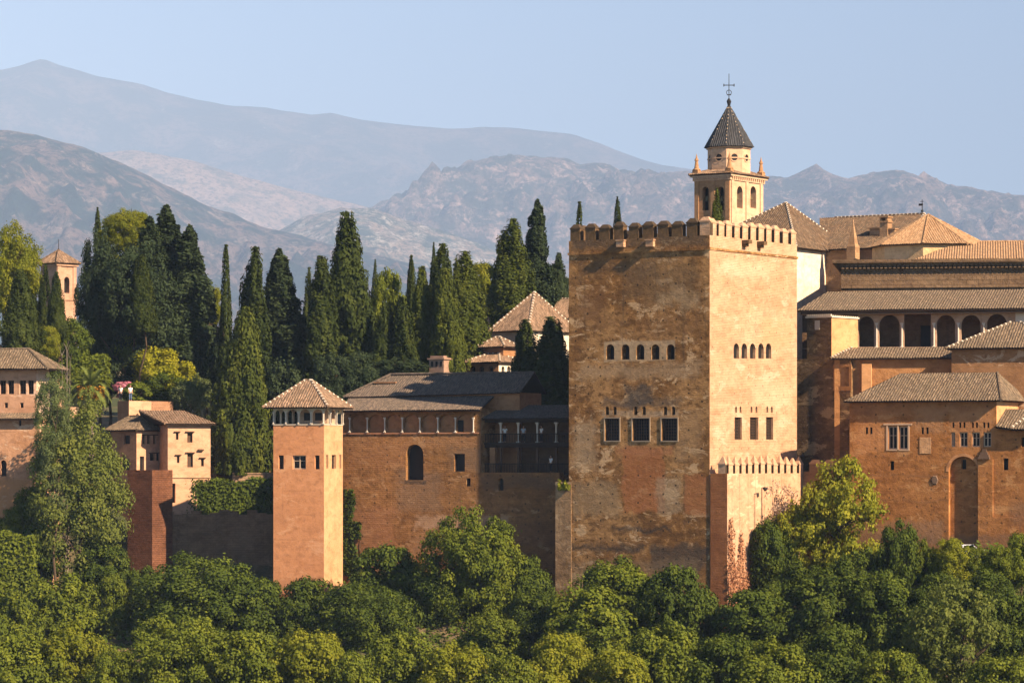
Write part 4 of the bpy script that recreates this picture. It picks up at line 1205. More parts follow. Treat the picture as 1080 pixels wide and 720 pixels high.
ops.append(op(b, 'L', 491.8, 496.2, 504, 512.5, depth=.5, name='slit_window'))
z1g = b.L(550, 498)[1]
bm = bmesh.new()
panel(bm, 'L', xl, xg0, 0, zt, 0, ops)
sl2 = [op(b, 'L', 525.5, 531, 504, 517, True, depth=.5, name='slit_window')]
panel(bm, 'L', xg0, 0, 0, z1g, 0, sl2)
solid(bm, xl, xg0, 0, 10, 0, zt, 'L')
quad(bm, [(xg0, 0.0, z1g), (0, 0.0, z1g), (0, 9, z1g), (xg0, 9, z1g)])
quad(bm, [(0, 0, 0), (0, 9, 0), (0, 9, z1g), (0, 0, z1g)])
xe = b.L(301, 500, -3.6)[0]; box(bm, xe, xl - .003, -3.6, 2.5, 0, b.L(330, 482)[1])  # unseen connecting wall behind lookout tower, thickened to keep sun off the retaining wall
obj('wall', bm, M_CW, b.root)
windows(b, 'L', ops); windows(b, 'L', sl2)
for x in cols_px: column(b, 'column', b.L(x, 445)[0], -.05, b.L(x, 456)[1], b.L(x, 440)[1], .075)
o = ops[6 - 1]
bm = bmesh.new(); a0, z1 = b.L(476, 443, .3); a1, z0 = b.L(483, 455.5, .3); box(bm, a1 - .1, a1 + .6, .34, .395, z0, z1); obj('doorway', bm, DARK, b.root)
# lean-to roof over the blind gallery
bm = bmesh.new(); a0 = b.L(361, 457)[0]; a1 = b.L(505, 457)[0]; box(bm, a0, a1, -.09, -.003, b.L(430, 457.5)[1], b.L(430, 456.2)[1]); obj('sill', bm, BRICKTRIM, b.root)
ze, zr = b.L(430, 432.5, -.8)[1], b.L(430, 418.5, 3.2)[1]
slopes(b, 'gallery_roof', [[(b.L(362, 430, -.8)[0], -.8, ze), (xg0 + .3, -.8, ze), (xg0 - .1, 3.2, zr), (b.L(368, 420, 3.2)[0], 3.2, zr)]], T_DARK, [], False)
# upper storey behind
yb = 3.4
xu0, xu1 = b.L(362, 420, yb)[0], b.L(548, 420, yb)[0]
zu = b.L(480, 414.5, yb)[1]
bm = bmesh.new(); box(bm, b.L(400, 420, yb)[0], xu1, yb, 8.6, 10, zu); obj('upper_wall', bm, stone('upper_orange_wall', (0.32, 0.155, 0.07), (0.36, 0.185, 0.088), (0.27, 0.125, 0.055), 1.0, None, 0.3), b.root)
YR = 6.4; zr = b.L(470, 394, YR)[1]; ze = zu + .05
A = (b.L(362, 420, yb - .6)[0], yb - .6, ze - .35); Bq = (xu1 + .3, yb - .6, ze); E = (b.L(412, 395, YR)[0], YR, zr); G = (xu1 + .3, YR, zr)
slopes(b, 'main_roof', [[A, Bq, G, E], [(A[0], 9.2, ze - .35), A, E], [G, (xu1 + .3, 9.2, ze), (A[0], 9.2, ze - .35), E]], T_DARK, [(E, G), (A, E)], False)
bm = bmesh.new(); cxx, czz = b.L(408, 405, 5.5); box(bm, cxx - 1.0, cxx + 1.2, 5, 6.2, czz - 1.6, czz + .1); box(bm, cxx - 1.2, cxx + 1.4, 4.8, 6.4, czz + .102, czz + .22); obj('skylight', bm, M_BAY, b.root)

# ---------------------------------------------------------------- two-storey timber gallery in the tower's shadow
g = Bld('timber_gallery', 'two-storey dark timber gallery with white columns in the shadow of the square tower', 'gallery', 600, 346.5, theta=24, zb=10)
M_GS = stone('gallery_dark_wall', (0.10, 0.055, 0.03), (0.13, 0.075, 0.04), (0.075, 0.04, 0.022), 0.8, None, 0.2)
xl = g.L(509, 450)[0]; xr = g.L(604, 450)[0]
z_b, z_m, z_t = g.L(550, 498)[1], g.L(550, 466.5)[1], g.L(550, 442)[1]
bm = bmesh.new(); box(bm, xl, xr, 2.6, 4.2, z_b, z_t + .3); box(bm, xl - .25, xl - .003, .02, 4.2, z_b, z_t + .2); obj('back_wall', bm, M_GS, g.root)
bm = bmesh.new(); box(bm, xl, xr, -.35, 2.59, z_m - .22, z_m); box(bm, xl, xr, -.35, 2.59, z_b - .25, z_b); obj('floor_deck', bm, DWOOD, g.root)
bm = bmesh.new(); box(bm, xl, xr, -.2, .05, z_t - .32, z_t - .02); box(bm, xl, xr, -.2, .05, z_m - .5, z_m - .225); obj('beam', bm, DWOOD, g.root)
for x in (528.5, 547, 567, 587):
    a = g.L(x, 455)[0]
    column(g, 'column', a, -.08, z_m, z_t - .32, .11)
    bm = bmesh.new(); box(bm, a - .10, a + .10, -.18, .02, z_b, z_m - .5); obj('post', bm, WOOD, g.root)
bm = bmesh.new(); a = g.L(520, 480)[0]; box(bm, a - .3, a + .3, -.2, .3, z_b, z_m - .5); obj('pier', bm, M_BAY, g.root)
for zz, nm in ((z_m, 'balustrade'), (z_b, 'balustrade')):
    bm = bmesh.new(); box(bm, xl, xr, -.3, -.22, zz + .85, zz + .93)
    n = 56
    for i in range(n):
        a = xl + (xr - xl) * (i + .5) / n; box(bm, a - .02, a + .02, -.28, -.24, zz + .003, zz + .85)
    obj(nm, bm, DWOOD, g.root)
ze, zr = g.L(550, 441, -.9)[1], g.L(550, 427.5, 4.3)[1]
slopes(g, 'roof', [[(g.L(507, 441, -.9)[0], -.9, ze), (xr, -.9, ze), (xr, 4.3, zr), (g.L(517, 428, 4.3)[0], 4.3, zr)], [(g.L(507, 441, -.9)[0], -.9, ze), (g.L(517, 428, 4.3)[0], 4.3, zr), (g.L(507, 441, -.9)[0], 4.6, ze)]], T_DARK, [], False)
GAL = g

# ---------------------------------------------------------------- Nasrid halls behind: pyramid roof and small ones
b = Bld('pyramid_roofed_hall', 'white hall with steep pale-tiled pyramid roof just left of the square tower', 'hall', 556, 392, theta=38, zb=25)
wl = -b.L(521, 360)[0]; dr = b.R(606, 360)[0]
ze = b.L(555, 348.5)[1]
bm = bmesh.new()
oL = [op(b, 'L', 537, 542, 362, 374, True, depth=.4)]
panel(bm, 'L', -wl, 0, 0, ze, 0, oL, mi=0); quad(bm, [(0, 0, 0), (0, dr, 0), (0, dr, ze), (0, 0, ze)], 1); solid(bm, -wl, 0, 0, dr, 0, ze, 'LR')
obj('wall', bm, [stone('hall_pink_wall', (0.50, 0.33, 0.22), (0.56, 0.39, 0.27), (0.44, 0.28, 0.18), 1, None, .2), M_CH], b.root); windows(b, 'L', oL)
za = b.L(566, 308, dr / 2)[1]
hip_roof(b, -wl - .5, .5, -.5, dr + .5, ze, za, mat=T_PINK)
b2 = Bld('tiled_side_hall', 'low pale-tiled gable roof tucked between pyramid roof and square tower', 'hall', 592, 402, theta=38, zb=25)
ze2, zr2 = b2.L(590, 341)[1], b2.L(585, 315.5, 5)[1]
bm = bmesh.new(); box(bm, -8, 8, 0, 10, 0, ze2); obj('wall', bm, M_CH, b2.root)
slopes(b2, 'roof', [[(-8.5, -.5, ze2), (8.5, -.5, ze2), (7, 5, zr2), (-7, 5, zr2)], [(8.5, -.5, ze2), (8.5, 10.5, ze2), (7, 5, zr2)], [(8.5, 10.5, ze2), (-8.5, 10.5, ze2), (-7, 5, zr2), (7, 5, zr2)]], T_PINK, [((-7, 5, zr2), (7, 5, zr2))], True)
b = Bld('small_arched_hall', 'small pale hall with tiny arched windows and stepped tile roofs before the pyramid roof', 'hall', 526, 378, theta=33, zb=25)
wl = -b.L(490, 386)[0]; dr = b.R(552, 386)[0]
ze = b.L(520, 382)[1]
oL = [op(b, 'L', x - 2.3, x + 2.3, 386, 396, True, depth=.3) for x in (499, 508, 518)]
oR = [op(b, 'R', x - 1.6, x + 1.6, 386, 396, True, depth=.3) for x in (530.5, 536.5, 543)]
bm = bmesh.new(); panel(bm, 'L', -wl, 0, 8, ze, 0, oL, mi=0); panel(bm, 'R', 0, dr, 8, ze, 0, oR, mi=1); solid(bm, -wl, 0, 0, dr, 8, ze, 'LR')
obj('wall', bm, [M_BAY, M_CH], b.root); windows(b, 'L', oL); windows(b, 'R', oR)
hip_roof(b, -wl - .4, .4, -.4, dr + .4, ze + .02, b.L(520, 373, 2)[1], mat=T_PINK, ix0=2.0, ix1=2.0)
ct = b.L(525, 364, 3.5)
bm = bmesh.new(); box(bm, ct[0] - 1.6, ct[0] + 1.4, 2.5, 5, ze, ct[1] - .2); obj('upper_room', bm, M_BAY, b.root)
hip_roof(b, ct[0] - 2.1, ct[0] + 1.9, 2.0, 5.5, ct[1] - .2, ct[1] + .9, mat=T_PINK, name='upper_roof')
b = Bld('brick_turret', 'pinkish brick turret with small peaked roof half hidden among the cypresses', 'turret', 523, 405, theta=38, zb=25)
wl = -b.L(507, 335)[0]
ze = b.L(522, 325)[1]
oL = [op(b, 'L', 510, 513.5, 329, 340.5, depth=.3)]
bm = bmesh.new(); panel(bm, 'L', -wl, 0, 0, ze, 0, oL); solid(bm, -wl, 0, 0, wl, 0, ze, 'L'); obj('wall', bm, stone('turret_brick', (0.46, 0.28, 0.19), (0.52, 0.33, 0.23), (0.4, 0.23, 0.15), .5, None, .2), b.root); windows(b, 'L', oL)
hip_roof(b, -wl - .5, .5, -.5, wl + .5, ze, b.L(513, 307, wl / 2)[1], mat=T_PINK, white=False)
bm = bmesh.new(); tp = b.L(513.5, 307, wl / 2); taper(bm, -wl / 2, wl / 2, tp[1] - .3, tp[1] + 1.6, .05, .03, 6); taper(bm, -wl / 2, wl / 2, tp[1] + .1, tp[1] + .3, .14, .1, 6); obj('finial', bm, IRON, b.root)
b = Bld('roof_chimney_house', 'tiny pink brick chimney-house standing on the ridge of the dark courtyard roof', 'turret', 468, 372, theta=33, zb=25)
wl = -b.L(452.5, 385)[0]; ze = b.L(465, 379)[1]
bm = bmesh.new(); box(bm, -wl, 0, 0, 2.0, 0, ze); box(bm, -wl - .15, .15, -.15, 2.15, ze, ze + .18); box(bm, -wl + .1, -.1, .1, 1.9, ze + .18, ze + .42)
obj('wall', bm, stone('chimney_brick', (0.40, 0.25, 0.18), (0.46, 0.3, 0.21), (0.34, 0.2, 0.14), .4, (.3, .1, .5), .2), b.root)
for i in range(3):
    bm = bmesh.new(); a = -wl + (i + .7) * wl / 3.3; box(bm, a - .14, a + .14, -.02, -.003, ze - .75, ze - .2); obj('vent', bm, DARK, b.root)

# ---------------------------------------------------------------- left: tall pink house
b = Bld('galleried_house', 'tall pink house with grey hipped roof and row of square windows, at the left edge', 'house', 38.5, 352, theta=12, zb=12)
M_PK = stone('pink_render', (0.40, 0.225, 0.135), (0.45, 0.26, 0.16), (0.34, 0.18, 0.105), 1.4, None, .3, [], .7, (0.58, 0.4, 0.29))
M_PKL = stone('pale_pink_flank', (0.64, 0.46, 0.33), (0.68, 0.5, 0.37), (0.58, 0.4, 0.28), 1.4, None, .2)
wl = -b.L(-30, 410)[0]; dr = b.R(52, 410)[0]
ze = b.L(38, 389)[1]; zm = b.L(20, 441, -1.2)[1]
oL = [op(b, 'L', x - w, x + w, 401, 415.5, depth=.4, style='mullion') for x, w in ((-9, 4), (3, 3.2), (11.5, 3.2), (24, 3.4), (32.5, 3))]
oL += [op(b, 'L', x - 1.8, x + 1.8, 424.5, 430, depth=.3, name='small_window') for x in (6.5, 23)]
bm = bmesh.new(); panel(bm, 'L', -wl, 0, zm, ze, 0, oL, mi=0); quad(bm, [(0, 0, zm), (0, dr, zm), (0, dr, ze), (0, 0, ze)], 1); solid(bm, -wl, 0, 0, dr, zm, ze, 'LR')
obj('upper_wall', bm, [M_PK, M_PKL], b.root); windows(b, 'L', oL)
hip_roof(b, -wl - 1, 1.6, -1.0, dr + 1.2, ze + .02, b.L(30, 368, dr / 2)[1], mat=T_GREY, white=False, ix0=3, ix1=3.2)
# lower storey standing forward
x1_ = b.L(41, 470, -1.2)[0]
oL = [op(b, 'L', 0.5, 6.8, 485, 502, True, depth=.35, off=-1.2, style='dark'), op(b, 'L', 20, 22.5, 443, 449, depth=.3, off=-1.2, name='small_window')]
M_PK2 = stone('lower_pink_wall', (0.40, 0.21, 0.115), (0.45, 0.25, 0.145), (0.34, 0.17, 0.085), 1.2, None, .4, [(-wl, x1_, 0, b.L(20, 503, -1.2)[1], (0.40, 0.20, 0.085), 0.8, 0.5, 0.3)], .9, (0.56, 0.4, 0.28))
bm = bmesh.new(); panel(bm, 'L', -wl, x1_, 0, zm - .1, -1.2, oL); solid(bm, -wl, x1_, -1.2, dr + 1, 0, zm - .1, 'L'); obj('lower_wall', bm, M_PK2, b.root); windows(b, 'L', oL, -1.2)
slopes(b, 'skirt_roof', [[(-wl, -1.9, zm - .05), (x1_ + .5, -1.9, zm - .05), (x1_ - .2, -.01, zm + .55), (-wl, -.01, zm + .55)]], T_GREY, [], False)

# ---------------------------------------------------------------- left: the two white-pink houses
b = Bld('corner_house', 'cream house with shaded brown side and small windows, left one of the two joined houses', 'house', 144, 364, theta=38, zb=12)
wl = -b.L(117, 475)[0]; dr = b.R(176.5, 475)[0]
ze = b.L(144, 453.5)[1]
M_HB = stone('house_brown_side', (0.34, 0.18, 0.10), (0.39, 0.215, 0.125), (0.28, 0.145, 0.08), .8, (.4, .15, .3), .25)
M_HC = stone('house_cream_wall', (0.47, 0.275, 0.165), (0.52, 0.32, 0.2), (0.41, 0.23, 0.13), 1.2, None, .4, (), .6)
oL = [op(b, 'L', 130.5, 137, 459, 468, depth=.3), op(b, 'L', 128.5, 136.5, 484, 495.5, depth=.3, style='frame')]
oR = [op(b, 'R', 150.5, 153.3, 459, 468, depth=.25, mat=WOOD), op(b, 'R', 155, 158.7, 459, 468, depth=.25, mat=WOOD), op(b, 'R', 161.5, 164.8, 459, 468, depth=.25, mat=WOOD),
      op(b, 'R', 158, 163.3, 478, 485.5, depth=.3), op(b, 'R', 165, 170, 478, 485.5, depth=.3), op(b, 'R', 147.5, 152, 481, 499, depth=.3, name='door')]
bm = bmesh.new(); panel(bm, 'L', -wl, 0, 0, ze, 0, oL, mi=0); panel(bm, 'R', 0, dr, 0, ze, 0, oR, mi=1); solid(bm, -wl, 0, 0, dr, 0, ze, 'LR')
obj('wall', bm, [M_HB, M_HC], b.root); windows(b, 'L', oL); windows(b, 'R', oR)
hip_roof(b, -wl - .5, .45, -.45, dr + .45, ze + .02, b.L(140, 439, dr / 2)[1], mat=T_GREY, white=False, ix0=1.0, ix1=wl * .5)
for o in oR[3:5] + oR[:3]:
    bm = bmesh.new(); box(bm, .003, .18, o['a0'] - .12, o['a1'] + .12, o['z1'] + .02, o['z1'] + .1); obj('lintel', bm, DWOOD, b.root)
HOUSE = b
b = Bld('cream_house', 'cream house with wide tiled roof and scattered wooden-framed windows, right one of the joined houses', 'house', 177, 363, theta=-20, zb=12)
xr = b.L(222, 470)[0]; dp = 7.0
ze = b.L(200, 447)[1]
oL = [op(b, 'L', x0, x1, y0, y1, depth=.3, style='frame', mat=WOOD) for x0, x1, y0, y1 in ((185.5, 188.2, 456, 463.5), (197.5, 203, 456, 466.5), (186.6, 189.2, 480.5, 488), (197.6, 203.5, 478, 492.5), (212, 215, 483.5, 491.5))]
oL.append(op(b, 'L', 180.5, 185, 509.5, 530, depth=.5, name='door'))
bm = bmesh.new(); panel(bm, 'L', 0, xr, 0, ze, 0, oL); solid(bm, 0, xr, 0, dp, 0, ze, 'L'); obj('wall', bm, M_HC, b.root); windows(b, 'L', oL)
for o in oL[:5]:
    bm = bmesh.new(); box(bm, o['a0'] - .2, o['a1'] + .2, -.2, -.003, o['z1'] + .05, o['z1'] + .14); obj('lintel', bm, WOOD, b.root)
bm = bmesh.new(); z_ = b.L(200, 503)[1]; box(bm, 0.1, xr, -.12, -.003, z_ - .07, z_ + .07); obj('string_course', bm, M_HC, b.root)
a, z_ = b.L(211.5, 474.5); bm = bmesh.new(); box(bm, a - .3, a + .3, -.3, -.003, z_ - .06, z_ + .1); obj('ledge', bm, WOOD, b.root)
zr = b.L(180, 433, dp / 2)[1]
slopes(b, 'roof', [[(-.4, -.5, ze + .02), (xr + .5, -.5, ze + .02), (xr * .56, dp / 2, zr), (-2.2, dp / 2, zr)], [(xr + .5, -.5, ze + .02), (xr + .5, dp + .5, ze + .02), (xr * .56, dp / 2, zr)], [(xr + .5, dp + .5, ze), (-.5, dp + .5, ze), (-2.2, dp / 2, zr), (xr * .56, dp / 2, zr)], [(-.4, -.5, ze + .02), (-2.2, dp / 2, zr), (-.5, dp + .5, ze)]], T_PINK, [((-.4, -.5, ze + .05), (-2.2, dp / 2, zr))], False)
b = Bld('terrace_parapet', 'square brown terrace parapet above the joined houses where two visitors stand', 'terrace', 136, 369.5, theta=42, zb=20)
wl = -b.L(124, 430)[0]; dr = b.R(183, 430)[0]; zt = b.L(136, 422.5)[1]; 
o_ = [op(b, 'R', 143.5, 146.5, 436, 441, True, depth=.4, name='small_window')]
bm = bmesh.new(); panel(bm, 'R', 0, dr * .5, 0, zt, 0, o_, mi=1); quad(bm, [(0, dr * .5, 0), (0, dr, 0), (0, dr, zt), (0, dr * .5, zt)], 0); solid(bm, -wl, 0, 0, dr, 0, zt, 'R'); obj('wall', bm, [M_HB, M_HC], b.root); windows(b, 'R', o_)
TERR = b
# dark red stepped bastion
b = Bld('stepped_bastion', 'dark red-brown bastion wall stepping out below the joined houses', 'bastion', 160.5, 357, theta=34, zb=10)
wl = -b.L(134.5, 520)[0]; dr = b.R(182, 520)[0]; zt = b.L(160, 495.5)[1]
M_BS = stone('bastion_brick', (0.15, 0.062, 0.032), (0.19, 0.082, 0.043), (0.11, 0.046, 0.024), .6, (.5, .2, .9), .3, (), 1.6)
bm = bmesh.new(); box(bm, -wl, 0, 0, dr, 0, zt); obj('wall', bm, M_BS, b.root)
# long shadowed retaining wall
b = Bld('retaining_wall', 'long low retaining wall in deep shade between the bastion and the salmon tower', 'wall', 290, 361, theta=4, zb=10)
xl = b.L(172, 570)[0]; zt = b.L(240, 545)[1]
M_RT = stone('dark_brown_masonry', (0.22, 0.14, 0.08), (0.30, 0.19, 0.11), (0.15, 0.095, 0.055), .8, (.6, .25, .6), .6, [(b.L(245, 560)[0], b.L(262, 560)[0], 0, zt, (0.26, 0.17, 0.10), .6, .6, .4)], 1.6)  # brown masonry with one upright patch of mid-brown
bm = bmesh.new(); box(bm, xl, 0, 0, 1.2, 0, zt)
for i in range(12):
    a = xl + (i + .5) * (-xl) / 12; h = random.uniform(.1, .8); box(bm, a - .5, a + .5, .1, 1.0, zt + .003, zt + h)
obj('wall', bm, M_RT, b.root)
# garden wall and little gate house left of the salmon tower
b = Bld('garden_wall', 'brown garden wall with one small dark window behind the big pointed cypress', 'wall', 300, 373, theta=8, zb=20)
xl = b.L(224, 480)[0]; zt = b.L(240, 466)[1]
ow = [op(b, 'L', 235, 240, 487, 495, depth=.4)]
bm = bmesh.new(); panel(bm, 'L', xl, 0, 0, zt, 0, ow); solid(bm, xl, 0, 0, .8, 0, zt, 'L'); obj('wall', bm, M_HB, b.root); windows(b, 'L', ow)
b = Bld('rubble_parapet', 'low pale rubble parapet at the foot of the big pointed cypress', 'wall', 292, 367, theta=4, zb=20)
xl = b.L(245, 500)[0]; zt = b.L(270, 499.5)[1]
bm = bmesh.new(); box(bm, xl, 0, 0, .7, 0, zt); box(bm, xl, 0, -.08, .78, zt + .003, zt + .12); obj('wall', bm, stone('parapet_rubble', (0.40, 0.25, 0.15), (0.48, 0.32, 0.2), (0.28, 0.17, 0.1), .4, (.3, .15, .7), .3, (), 1.6), b.root)
b = Bld('garden_porch', 'small cream garden porch with tiled roof beside the salmon tower', 'porch', 286, 370, theta=0, zb=20)
xl = b.L(274, 480)[0]; ze = b.L(280, 471.5)[1]; xr = b.L(294, 480)[0]; z_f = b.L(280, 500)[1]
po_ = [dict(a0=b.L(275.6, 490)[0], a1=b.L(280.3, 490)[0], z0=z_f - 1, z1=b.L(278, 476)[1], arch=True, rise=.25, depth=.6), dict(a0=b.L(284.5, 490)[0], a1=b.L(291, 490)[0], z0=z_f - 1, z1=b.L(278, 478)[1], arch=True, rise=.3, depth=.6)]
bm = bmesh.new(); panel(bm, 'L', xl, xr, 0, ze, 0, po_); solid(bm, xl, xr, 0, 3, 0, ze, 'L'); obj('wall', bm, M_HC, b.root)
for q in po_: q['name'] = 'doorway'
windows(b, 'L', po_)
hip_roof(b, xl - .4, xr + .4, -.5, 3.4, ze + .02, ze + 1.05, mat=T_PINK, white=False, ix0=1.0, ix1=1.0)
# back-left church tower and bit of house
b = Bld('brick_church_tower', 'small pinkish brick tower with arched opening and peaked tile roof at far left', 'tower', 60, 405, theta=42, zb=30)
wl = -b.L(43, 290)[0]; dr = b.R(80.5, 290)[0]; ze = b.L(60, 277)[1]
oR = [op(b, 'R', 67.7, 73.2, 292, 309, True, depth=.6, name='belfry_arch')]
M_CT = stone('church_tower_brick', (0.52, 0.31, 0.20), (0.57, 0.36, 0.25), (0.46, 0.27, 0.17), .6, (.4, .13, .3), .2)
bm = bmesh.new(); quad(bm, [(-wl, 0, 0), (0, 0, 0), (0, 0, ze), (-wl, 0, ze)]); panel(bm, 'R', 0, dr, 0, ze, 0, oR); solid(bm, -wl, 0, 0, dr, 0, ze, 'LR'); obj('wall', bm, M_CT, b.root); windows(b, 'R', oR)
bm = bmesh.new(); box(bm, -wl - .2, .2, -.2, dr + .2, ze - .35, ze - .02); box(bm, -wl - .12, .12, -.12, dr + .12, ze - 4.4, ze - 4.2)
for yy in (.3, dr - .3): box(bm, .003, .1, yy - .25, yy + .25, ze - 4.19, ze - .36)
obj('cornice', bm, M_CT, b.root)
hip_roof(b, -wl - .4, .4, -.4, dr + .4, ze, b.L(61, 264, dr / 2)[1], mat=T_PINK, white=False)
tp = b.L(61, 264, dr / 2)[1]
bm = bmesh.new(); taper(bm, -wl / 2, dr / 2, tp - .2, tp + 1.3, .05, .03, 6); taper(bm, -wl / 2, dr / 2, tp, tp + .2, .15, .1, 6); obj('finial', bm, IRON, b.root)
b = Bld('hidden_villa', 'bit of a cream villa with brown tile roof showing through the dark trees', 'house', 214, 392, theta=-30, zb=30)
xr = b.L(232, 345)[0]; ze = b.L(214, 350)[1]
bm = bmesh.new(); box(bm, 0, xr, 0, 6, 0, ze); box(bm, -.9, -.003, .5, 2, 0, b.L(209, 333)[1]); obj('wall', bm, M_CH, b.root)
hip_roof(b, -.4, xr + .4, -.4, 6.4, ze + .02, ze + 1.9, mat=T_BROWN, white=False)
# ---------------------------------------------------------------- vegetation
L_CYP = leafmat('cypress_foliage', (0.016, 0.026, 0.005), (0.036, 0.050, 0.009), 0.12, (0.066, 0.080, 0.014))
L_CYPG = leafmat('sunlit_cypress_foliage', (0.034, 0.048, 0.007), (0.070, 0.086, 0.011), 0.15, (0.11, 0.122, 0.016))
L_CON = leafmat('conifer_foliage', (0.016, 0.028, 0.012), (0.034, 0.050, 0.020), 0.12, (0.055, 0.075, 0.03))
L_BD = leafmat('dark_broadleaf', (0.029, 0.046, 0.007), (0.059, 0.083, 0.009), 0.15, (0.123, 0.149, 0.016))
L_BM = leafmat('mid_broadleaf', (0.055, 0.076, 0.008), (0.096, 0.118, 0.011), 0.15, (0.180, 0.196, 0.018))
L_BY = leafmat('yellow_broadleaf', (0.095, 0.115, 0.010), (0.165, 0.175, 0.014), 0.28, (0.25, 0.235, 0.02))
L_BRI = leafmat('bright_yellow_foliage', (0.14, 0.155, 0.014), (0.22, 0.225, 0.018), 0.3, (0.32, 0.29, 0.025))
L_LITE = leafmat('light_green_foliage', (0.07, 0.092, 0.018), (0.115, 0.135, 0.026), 0.25, (0.17, 0.18, 0.035))
L_YEL = leafmat('gold_topped_foliage', (0.16, 0.17, 0.012), (0.26, 0.25, 0.015), 0.3, (0.34, 0.30, 0.02))
L_PALE = leafmat('pale_green_foliage', (0.075, 0.105, 0.035), (0.12, 0.145, 0.05), 0.25, (0.17, 0.19, 0.07))
L_PINK = leafmat('dry_pink_blossom', (0.30, 0.21, 0.15), (0.42, 0.31, 0.23), 0.2, (0.5, 0.4, 0.32))
L_FLOW = leafmat('pink_flowers', (0.35, 0.10, 0.14), (0.5, 0.2, 0.25), 0.2, (0.6, 0.35, 0.4))
L_PALM = leafmat('palm_foliage', (0.07, 0.10, 0.02), (0.13, 0.155, 0.035), 0.2, (0.2, 0.22, 0.06))
L_ORNG = leafmat('orange_palm_fruit', (0.42, 0.19, 0.02), (0.55, 0.27, 0.03), 0.1, (0.6, 0.33, 0.05))
L_DRY = leafmat('dry_creeper', (0.24, 0.10, 0.05), (0.34, 0.17, 0.09), 0.1, (0.42, 0.25, 0.14))

def leaf_mesh(name, pts, nrm, size, elong=1.5, up=None, rng=None):
    """many small rhombic leaf sprays; up: preferred long direction"""
    N = len(pts)
    nrm = nrm / (np.linalg.norm(nrm, axis=1, keepdims=True) + 1e-9)
    r = rng.normal(size=(N, 3))
    if up is not None: r = r * 0.45 + up
    t = r - nrm * (r * nrm).sum(1, keepdims=True)
    t /= np.linalg.norm(t, axis=1, keepdims=True) + 1e-9
    s = np.cross(nrm, t)
    L = (size * elong * 0.5)[:, None]; Wd = (size * 0.5)[:, None]
    bend = nrm * (size * 0.18)[:, None]
    v = np.empty((N, 4, 3))
    v[:, 0] = pts - t * L; v[:, 1] = pts + s * Wd + bend; v[:, 2] = pts + t * L; v[:, 3] = pts - s * Wd + bend
    me = bpy.data.meshes.new(name)
    me.vertices.add(N * 4); me.vertices.foreach_set('co', v.reshape(-1).astype(np.float32))
    me.loops.add(N * 4); me.loops.foreach_set('vertex_index', np.arange(N * 4, dtype=np.int32))
    me.polygons.add(N); me.polygons.foreach_set('loop_start', np.arange(0, N * 4, 4, dtype=np.int32))
    me.polygons.foreach_set('loop_total', np.full(N, 4, dtype=np.int32))
    me.update(calc_edges=True)
    return me

def sphere_dirs(n, rng):
    d = rng.normal(size=(n, 3)); return d / np.linalg.norm(d, axis=1, keepdims=True)

def crown_broad(seed, n=15000, lobes=46, leaf=0.30, lobe_r=(0.06, 0.10), jitter=0.30, shell=0.72, aspect=1.0, big=11):
    """crown in unit space: x,y in [-.5,.5], z in [0,1]; big boughs carry many small leaf clumps; leaf size given for a 9 m crown"""
    rng = np.random.default_rng(seed)
    # boughs fill an egg-shaped envelope
    B = sphere_dirs(big, rng); B[:, 2] = np.abs(B[:, 2]) * np.where(rng.uniform(size=big) < .25, -1, 1)
    br = rng.uniform(0.20, 0.30, big)
    bc = B * (0.5 - br)[:, None] * rng.uniform(.75, 1.0, (big, 1)); bc[0] = (0, 0, .1); br[0] = .36
    w = br ** 2; bi = rng.choice(big, lobes, p=w / w.sum())
    d0 = sphere_dirs(lobes, rng); d0[:, 2] = d0[:, 2] * .9 + .15
    rad = rng.uniform(*lobe_r, lobes)
    ctr = bc[bi] + d0 * (br[bi] - rad * .6)[:, None]
    rr0 = np.linalg.norm(ctr, axis=1); k = np.minimum(1, (0.5 - rad * .75) / rr0); ctr *= k[:, None]
    ctr[:, 2] = ctr[:, 2] * .98 * aspect
    w = rad ** 2; idx = rng.choice(lobes, n, p=w / w.sum())
    d = sphere_dirs(n, rng)
    d[:, 2] = np.where((d[:, 2] < -.2) & (rng.uniform(size=n) < .55), -d[:, 2], d[:, 2])
    p = ctr[idx] + d * (rad[idx] * rng.uniform(shell, 1.08, n))[:, None] * np.array([1.12, 1.12, .86])
    out = p / np.array([1, 1, aspect]); out /= np.linalg.norm(out, axis=1, keepdims=True) + .05
    nr = d * .9 + out * .35 + rng.normal(size=(n, 3)) * jitter + np.array([0, 0, 0.12])
    k = n // 18
    p[:k] += d[:k] * rng.uniform(0.0, 0.035, (k, 1))
    # fill the unit box so that a tree's stated width and height are its real ones
    q = np.percentile(np.abs(p[:, :2]), 98.5); p[:, :2] *= .5 / q
    z0, z1 = np.percentile(p[:, 2], 1.0), np.percentile(p[:, 2], 99.5)
    p[:, 2] = (p[:, 2] - z0) / (z1 - z0) * aspect
    size = leaf / 9.0 * rng.uniform(0.6, 1.35, n)
    me = leaf_mesh('crown', p, nr, size, 1.3, None, rng)
    if aspect != 1.0:
        v = np.empty(len(me.vertices) * 3, dtype=np.float32); me.vertices.foreach_get('co', v)
        v = v.reshape(-1, 3); v[:, 2] /= aspect; me.vertices.foreach_set('co', v.reshape(-1)); me.update()
    return me

def fill_box(me, Wd, H):
    """scale a crown mesh so that it fills x,y in [-.5,.5] and z in [0,1]"""
    v = np.empty(len(me.vertices) * 3, dtype=np.float32); me.vertices.foreach_get('co', v)
    v = v.reshape(-1, 3)
    q = np.percentile(np.abs(v[:, :2]), 98.5); v[:, :2] *= .5 / q
    z0, z1 = np.percentile(v[:, 2], .5), v[:, 2].max(); v[:, 2] = (v[:, 2] - z0) / (z1 - z0)
    me.vertices.foreach_set('co', v.reshape(-1)); me.update()
    return me

